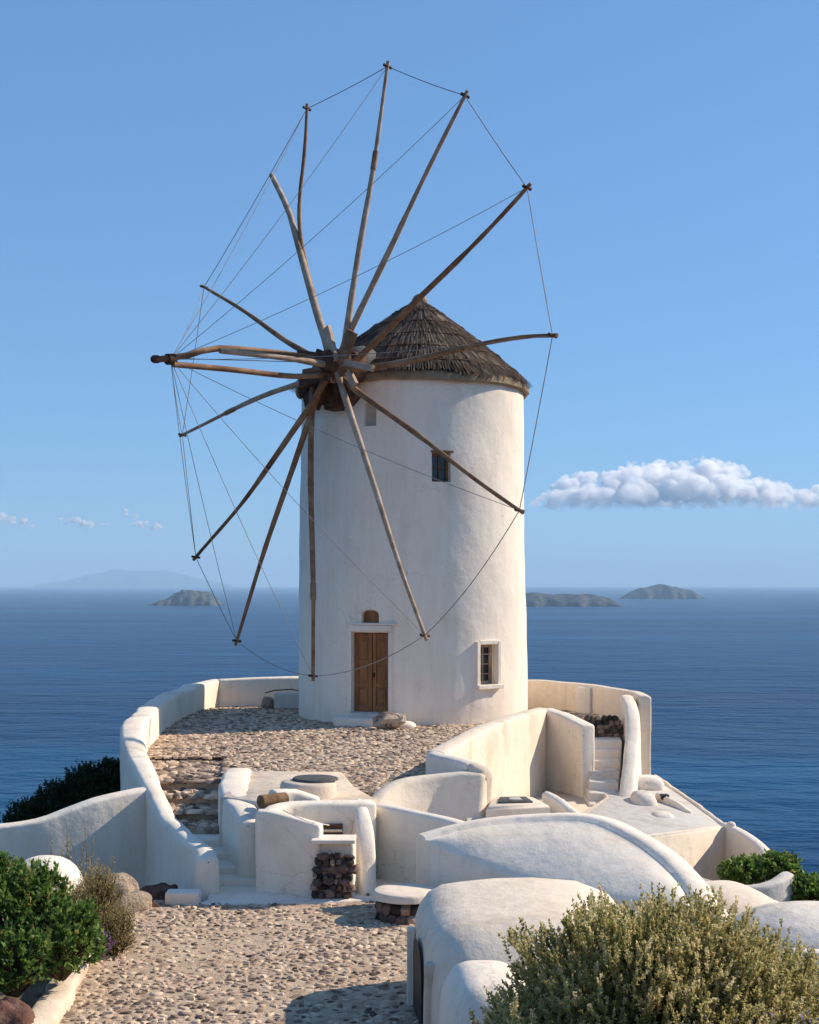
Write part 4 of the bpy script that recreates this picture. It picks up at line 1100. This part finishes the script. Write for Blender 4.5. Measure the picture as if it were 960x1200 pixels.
adopt(blob('roof_dome', (4.10, 24.0, -1.08), (0.22, 0.5, 0.30), PO, 0.7, 0.02, 5, 24, 14), house)
adopt(blob('roof_dome', (4.18, 22.6, -1.08), (0.20, 0.3, 0.17), PO, 0.7, 0.015, 5, 24, 14), house)
adopt(box('smoke_hole', (4.50, 24.1, -.90), (0.07, 0.10, 0.04), M['iron'], None, None, 0.01), house)
adopt(wall('roof_ridge', [(4.42, 24.3, -.86), (4.62, 23.6, -.92), (4.72, 23.0, -.98)], P_, 0.05, -1.3, 0.03), house)
tag(wall('end_curve_wall', [(5.08, 21.9, -.99), (5.24, 21.5, -1.04), (5.38, 20.9, -1.12), (5.36, 20.4, -1.2), (5.2, 20.0, -1.3)], P_, 0.09, -4.2, 0.05), 'small curved white parapet at the seaward corner of the house', 'wall')
tag(blob('corner_knob', (5.13, 21.78, -.985), (0.075, 0.075, 0.06), P_, 0.9, 0.01, 8, 16, 10), 'little rounded knob on the seaward corner of the house', 'knob')
tag(wall('gutter_wall', [(3.45, 18.6, -.98), (3.9, 18.1, -1.06), (4.35, 17.9, -1.1), (4.75, 17.95, -1.07), (5.05, 18.25, -1.0)], M['grey_plaster'], 0.10, -3.5, 0.05, 0.0, 0.0), 'low grey curved wall in front of the green creeper', 'wall')
tag(blob('barrel_roof', (3.72, 16.0, -1.3), (0.62, 0.9, 0.62), PCR, 0.75, 0.02, 3, 32, 18, R(15)), 'small sunlit barrel roof below the creeper', 'roof')
tag(blob('side_roof', (4.3, 16.4, -1.6), (0.42, 0.7, 0.62), P_, 0.8, 0.02, 3, 28, 16, R(-10)), 'small shaded roof hump beside the sunlit barrel roof', 'roof')
tag(blob('domed_roof', (3.85, 12.6, -1.02), (1.0, 1.3, 0.9), PO, 0.85, 0.03, 2.5, 36, 20, R(20)), 'weathered white domed roof at the right edge behind the shrub', 'roof')
tag(wall('ledge_wall', [(3.0, 10.7, .0), (3.4, 10.65, .0), (4.2, 10.6, -.02)], P_, 0.06, -1.8, 0.03), 'thin white ledge poking out behind the big shrub', 'wall')
tag(wall('ramp_wall', [(2.9, 15.2, -.42), (3.2, 14.7, -.55), (3.45, 14.0, -.72)], P_, 0.12, -2.2, 0.05), 'short white wall end descending from the vaulted roof', 'wall')

# near cellar house with rounded roof and low doorway
cell = thing('cellar_house', 'low rounded whitewashed cellar house with a dark arched doorway beside the path', 'house', (1.2, 11.5, -.9))
def x0(y): return np.interp(y, [10.4, 12.0, 12.9], [0.215, 0.045, 0.01])
rows = []
ys = [13.02, 12.98, 12.9, 12.75, 12.5, 12.2, 11.9, 11.6, 11.3, 11.0, 10.8, 10.62, 10.5, 10.42, 10.4]
endf = {0: (.30, .9), 1: (.16, .35), 2: (.07, .12), 3: (.02, .03)}
for i, y in enumerate(ys):
    ins, dz = endf.get(i, (0, 0))
    if y < 11.0: dz = 0.42 * ((11.0 - y) / 0.6) ** 1.6; ins = 0.05 * ((11.0 - y) / 0.6)
    xl = x0(y) + ins; zt = 0.10 - dz + 0.03 * math.sin(y * 2)
    prof = [(xl, -1.4), (xl, -.9), (xl, -.6), (xl + .005, -.38), (xl + .02, -.2 - dz * .6), (xl + .06, -.08 - dz), (xl + .14, zt - .09), (xl + .26, zt - .025), (xl + .45, zt), (xl + .75, zt + .03), (xl + 1.1, zt + .04), (xl + 1.5, zt + .0), (xl + 1.8, zt - .12), (xl + 2.0, zt - .35), (xl + 2.05, -.7), (xl + 2.05, -2.2)]
    rows.append([(px, y, z) for px, z in prof])
rows = [[(p[0] * 1.0, rows[0][0][1] - 0.0, -1.6) for p in rows[0]]] + rows + [[(p[0], 10.4, -1.6) for p in rows[-1]]]
body = adopt(loft('wall', [[p for p in rw] for rw in rows], PCR, None, 0.012, 3.0), cell)
# doorway: jambs, arch, dark door leaf set on the left face
def cell_pt(y, z, off): return np.array([x0(y) - off, y, z])
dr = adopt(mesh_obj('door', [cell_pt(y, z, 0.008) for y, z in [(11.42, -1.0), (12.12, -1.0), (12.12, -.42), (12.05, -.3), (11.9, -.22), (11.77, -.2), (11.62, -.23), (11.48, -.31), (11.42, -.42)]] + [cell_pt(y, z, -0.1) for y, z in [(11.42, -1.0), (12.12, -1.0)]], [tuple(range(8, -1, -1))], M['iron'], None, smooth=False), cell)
adopt(box('door_jamb', (0.172, 10.98, -.69), (0.052, 0.07, 0.50), M['floor_plaster'], None, None, 0.02), cell)
adopt(box('door_jamb', (0.012, 12.22, -.72), (0.035, 0.06, 0.50), PO, None, None, 0.015), cell)
tag(blob('buttress_block', (0.55, 9.75, -.55), (0.34, 0.55, 0.68), P_, 0.6, 0.02, 3.5, 30, 18, R(6)), 'rounded white buttress block in front of the cellar house', 'block')

# round stone bench
ben = thing('stone_bench', 'low stone bench with rounded white slab top beside the path', 'bench', (-0.12, 15.3, -.9))
adopt(drum('seat', (-0.05, 15.35), 0.37, -.66, -.575, PCR, 0.03, 0.95), ben)
for k, a in enumerate(np.linspace(150, 330, 9)):
    for lv in range(2):
        adopt(stone('stone', (-0.05 + 0.27 * math.cos(R(a + 9 * lv)), 15.35 + 0.27 * math.sin(R(a + 9 * lv)), -.86 + .11 * lv), (0.075, 0.075, 0.062), 500 + k * 2 + lv, M['lava']), ben)
adopt(drum('core', (-0.05, 15.35), 0.22, -1.0, -.66, M['mortar'], 0.02), ben)

# things by the mill door
st_ = thing('rough_stone', 'rough lumpy beige stone lying beside the mill doorstep', 'stone', (-0.40, 26.75, 0))
adopt(stone('body', (-0.42, 26.8, .15), (0.28, 0.2, 0.17), 901, M['sack']), st_)
adopt(stone('knob', (-0.18, 26.78, .21), (0.13, 0.12, 0.10), 903, M['sack']), st_)
adopt(stone('dark_top', (-0.45, 26.82, .29), (0.16, 0.12, 0.055), 907, M['lava']), st_)
tag(blob('plaster_lump', (-0.12, 27.1, .03), (0.26, 0.2, 0.11), P_, 0.9, 0.01, 5, 20, 10), 'small white plaster lump against the foot of the mill', 'lump')
bt = thing('draped_bench', 'small grey bench against the parapet wall left of the mill', 'bench', (-2.75, 31.1, 0))
adopt(box('seat', (-2.78, 31.15, .19), (0.30, 0.16, 0.17), M['grey_plaster'], None, None, 0.02), bt)
adopt(tube('rail', [(-3.3, 31.2, .36), (-3.1, 31.18, .42), (-2.7, 31.16, .45), (-2.42, 31.14, .40), (-2.40, 31.1, .05)], 0.014, M['iron'], None, 6), bt)
adopt(stone('rubble', (-3.22, 31.2, .12), (0.17, 0.14, 0.16), 911, M['rock']), bt)
tag(tube('far_post', [(5.80, 33.2, -2.4), (5.79, 33.2, -1.9), (5.78, 33.2, -1.50)], [0.025, 0.025, 0.045], M['wood_dark'], None, 6), 'small dark post on the slope beyond the right parapet', 'post')

# ------------------------------------------------------------------ rocks and kerb beside the path
for c, rd, sd, mt, lab in (((-3.22, 15.75, -.86), (0.24, 0.2, 0.17), 1, 'rock', 'pale rough rock between the dry herbs and the stair wall foot'),
                           ((-3.45, 16.1, -.82), (0.2, 0.2, 0.2), 2, 'rock', 'upright tan rock behind the pale rough rock by the path'),
                           ((-2.98, 15.85, -.98), (0.13, 0.12, 0.15), 3, 'red_rock', 'small dark rock touching the plaster block'),
                           ((-3.1, 16.6, -1.0), (0.28, 0.22, 0.2), 8, 'red_rock', 'dark shaded rock under the curving stair wall'),
                           ((-3.32, 11.35, -.84), (0.24, 0.2, 0.18), 4, 'red_rock', 'rusty red rock in the lower left corner by the path')):
    tag(blob('rock', c, rd, M[mt], 0.75, 0.07, 8.0 + sd, 30, 18, sd * 0.7), lab, 'rock')
tag(wall('path_kerb', [(-3.15, 11.2, -.80), (-3.12, 11.9, -.78), (-3.2, 12.7, -.8), (-3.28, 13.5, -.83)], M['floor_plaster'], 0.13, -1.3, 0.05, amp=0.04, freq=5), 'crumbling pale kerb under the green shrub along the path', 'kerb')
tag(blob('white_boulder', (-3.78, 14.2, -.5), (0.42, 0.4, 0.53), P_, 0.85, 0.02, 3.5, 28, 16), 'rounded whitewashed boulder behind the green shrub', 'boulder')

# ------------------------------------------------------------------ plants
def unit(v): return v / (np.linalg.norm(v, axis=-1, keepdims=True) + 1e-9)
def leaves(P, D, length, width, rg, curl=0.0):
    """Diamond-ish leaf quads at points P pointing along D."""
    n_ = len(P); side = unit(np.cross(D, rg.normal(size=(n_, 3))))
    l = length * rg.uniform(0.7, 1.3, (n_, 1)); w_ = width * rg.uniform(0.7, 1.3, (n_, 1))
    mid = P + D * l * 0.45
    return np.stack([P, mid + side * w_, P + D * l, mid - side * w_], 1).reshape(-1, 3)

def sprig_bush(name, label, cat, lobes, mat, n_sprigs, slen, per, leaf, seed, up=0.55, tone=(0.5, 0.2), group=None, lean=None, flower=None, base_z=None, tipbright=0.3):
    rg = np.random.default_rng(seed); V, C = [], []; St = ([], [])
    tot = sum(l[6] if len(l) > 6 else 1 for l in lobes)
    c0 = lobes[0]
    t = thing(name, label, cat, (c0[0], c0[1], base_z if base_z is not None else c0[2] - c0[5]), group)
    for lb in lobes:
        cx, cy, cz, rx, ry, rz = lb[:6]; k = int(n_sprigs * (lb[6] if len(lb) > 6 else 1) / tot)
        d = unit(rg.normal(size=(k, 3))); d[:, 2] = np.where(d[:, 2] < -0.35, -d[:, 2], d[:, 2])
        rr = rg.uniform(0.45, 1.0, (k, 1)) ** 0.45
        # uneven outline: radial bumps
        bump = 1 + 0.10 * np.sin(d[:, :1] * 7 + seed) * np.sin(d[:, 1:2] * 6 + 1) + 0.07 * np.sin(d[:, 2:3] * 11 + d[:, :1] * 9)
        root = np.array([cx, cy, cz]) + d * np.array([rx, ry, rz]) * rr * bump
        dirn = unit(d * (1 - up) + np.array([0, 0, 1.0]) * up + rg.normal(size=(k, 3)) * 0.18 + (np.array(lean) if lean is not None else 0))
        L = slen * rg.uniform(0.6, 1.35, (k, 1))
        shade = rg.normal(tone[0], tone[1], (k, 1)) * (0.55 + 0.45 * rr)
        f = rg.uniform(0, 1, (k, per))
        Pp = root[:, None, :] + dirn[:, None, :] * (L * f)[:, :, None] - dirn[:, None, :] * (L * 0.5)[:, :, None]
        Dl = unit(dirn[:, None, :] * 0.75 + rg.normal(size=(k, per, 3)) * 0.55)
        V.append(leaves(Pp.reshape(-1, 3), Dl.reshape(-1, 3), leaf[0], leaf[1], rg))
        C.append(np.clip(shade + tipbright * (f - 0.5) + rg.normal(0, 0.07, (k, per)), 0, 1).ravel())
        for i in range(0, k, max(1, k // 160)):
            a = np.array([cx, cy, cz - rz * 0.8]) + (root[i] - np.array([cx, cy, cz - rz * 0.8])) * 0.1; b_ = root[i]
            vs, fs = tube_data([a, a * .5 + b_ * .5 + np.array([0, 0, .05]), b_], [0.012, 0.008, 0.004], 4, False, len(St[0])); St[0].extend(vs); St[1].extend(fs)
    V = np.concatenate(V); C = np.concatenate(C)
    o = quads_obj('foliage', V, len(C), mat, None, C); adopt(o, t)
    adopt(mesh_obj('stems', St[0], St[1], M['stem']), t)
    return t

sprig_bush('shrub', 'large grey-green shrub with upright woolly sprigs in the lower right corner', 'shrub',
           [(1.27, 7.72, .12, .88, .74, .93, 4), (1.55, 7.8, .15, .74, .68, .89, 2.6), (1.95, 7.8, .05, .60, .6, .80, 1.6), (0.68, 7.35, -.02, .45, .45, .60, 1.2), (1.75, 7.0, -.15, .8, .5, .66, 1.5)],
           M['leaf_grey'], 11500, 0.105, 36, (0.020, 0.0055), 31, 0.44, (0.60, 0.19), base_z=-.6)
sprig_bush('lavender', 'faded purple lavender spikes along the bottom edge before the big shrub', 'lavender',
           [(1.55, 6.55, .20, .45, .25, .47, 1), (2.05, 6.5, .24, .35, .25, .47, 1.2)], M['lavender'], 520, 0.24, 26, (0.016, 0.006), 37, 0.92, (0.55, 0.18), base_z=-.3)
sprig_bush('shrub', 'bright green broad-leaved shrub at the left edge of the path', 'shrub',
           [(-3.62, 12.5, -.26, .50, .55, .55, 2), (-3.15, 12.35, -.42, .36, .4, .40, 1), (-4.05, 12.6, -.06, .42, .5, .42, 1), (-3.45, 11.9, -.5, .34, .34, .32, .7), (-4.0, 11.8, -.45, .5, .4, .4, .8)],
           M['leaf_green'], 2100, 0.13, 9, (0.055, 0.017), 41, 0.4, (0.52, 0.2), base_z=-1.0)
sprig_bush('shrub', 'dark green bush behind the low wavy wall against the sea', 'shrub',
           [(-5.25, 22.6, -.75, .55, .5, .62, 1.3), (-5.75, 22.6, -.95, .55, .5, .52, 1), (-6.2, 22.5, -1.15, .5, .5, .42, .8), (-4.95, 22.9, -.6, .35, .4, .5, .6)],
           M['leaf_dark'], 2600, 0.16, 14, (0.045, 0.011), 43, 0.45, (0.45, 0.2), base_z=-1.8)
sprig_bush('creeper', 'green leafy creeper spilling over the seaward corner of the house', 'creeper',
           [(4.55, 18.55, -1.10, .30, .25, .19, 1), (5.0, 18.6, -1.07, .33, .28, .21, 1), (5.32, 18.3, -1.37, .28, .3, .30, 1), (5.38, 17.9, -1.75, .30, .3, .35, 1), (5.15, 17.2, -1.92, .33, .3, .25, .8), (5.7, 17.6, -2.15, .35, .35, .35, .7), (4.72, 16.9, -1.75, .22, .25, .2, .6)],
           M['leaf_green'], 1700, 0.14, 9, (0.06, 0.020), 47, 0.35, (0.45, 0.2), base_z=-2.2)
sprig_bush('dry_shrub', 'dark brownish scrub on the slope below the creeper', 'scrub', [(6.2, 19.0, -2.1, .5, .5, .35, 1), (5.9, 18.2, -2.3, .5, .5, .4, 1)], M['leaf_dry'], 700, 0.16, 12, (0.035, 0.007), 53, 0.5, (0.2, 0.15), base_z=-2.7)
sprig_bush('dry_herbs', 'straw-coloured dry herbs between the green shrub and the stair wall', 'herbs',
           [(-3.28, 14.3, -.62, .26, .35, .50, 1.2), (-3.0, 13.9, -.75, .2, .35, .32, 1), (-3.42, 13.6, -.55, .28, .3, .42, 1)], M['leaf_dry'], 1300, 0.20, 12, (0.026, 0.0045), 59, 0.8, (0.45, 0.2), base_z=-1.0)
sprig_bush('flowers', 'small patch of purple flowers at the edge of the path', 'flowers', [(-3.02, 13.25, -.66, .13, .2, .16, 1)], M['petal'], 90, 0.08, 6, (0.022, 0.009), 61, 0.6, (0.5, 0.25), base_z=-.95)
rg = np.random.default_rng(71); Vv, Ff = [], []; Q = []
for i in range(26):
    bx, by = -3.75 + rg.uniform(-.35, .35), 15.6 + rg.uniform(-.6, .6); h = rg.uniform(0.45, 1.05); lx = rg.normal(0, .07); ly = rg.normal(0, .05)
    pts = [np.array([bx + lx * t * t, by + ly * t * t, -1.0 + h * t]) for t in np.linspace(0, 1, 5)]
    vs, fs = tube_data(pts, np.linspace(.006, .003, 5), 4, False, len(Vv)); Vv += vs; Ff += fs
    k = 10; P0 = pts[-1] - np.array([0, 0, 1]) * rg.uniform(0, .3, (k, 1)) * h; Q.append(leaves(P0, unit(rg.normal(size=(k, 3)) + np.array([0, 0, .6])), 0.035, 0.008, rg))
dw = thing('dry_stalks', 'tall thin dry stalks standing against the low wavy wall', 'stalks', (-3.75, 15.6, -1.0))
adopt(mesh_obj('stems', Vv, Ff, M['leaf_dry'], None, True, None, {'var': [0.4] * len(Ff)}), dw)
Q = np.concatenate(Q); adopt(quads_obj('seed_heads', Q, len(Q) // 4, M['leaf_dry'], None, rg.uniform(.5, 1, len(Q) // 4)), dw)['kind'] = 'stuff'
# scattered dry tufts and pebbles on bare ground beside the path
Vv, Ff = [], []
for i in range(260):
    x, y = rg.uniform(-6, -3.2), rg.uniform(11, 18.5); s = rg.uniform(.015, .05)
    vs, fs = stone_data((x, y, terrain_z(x, y) + s * .3), (s, s * .8, s * .6), i, len(Vv)); Vv += vs; Ff += fs
pb = mesh_obj('pebbles', Vv, Ff, M['rock'], None, True, 40); pb['kind'] = 'stuff'; pb['label'] = 'loose pebbles on the bare earth'
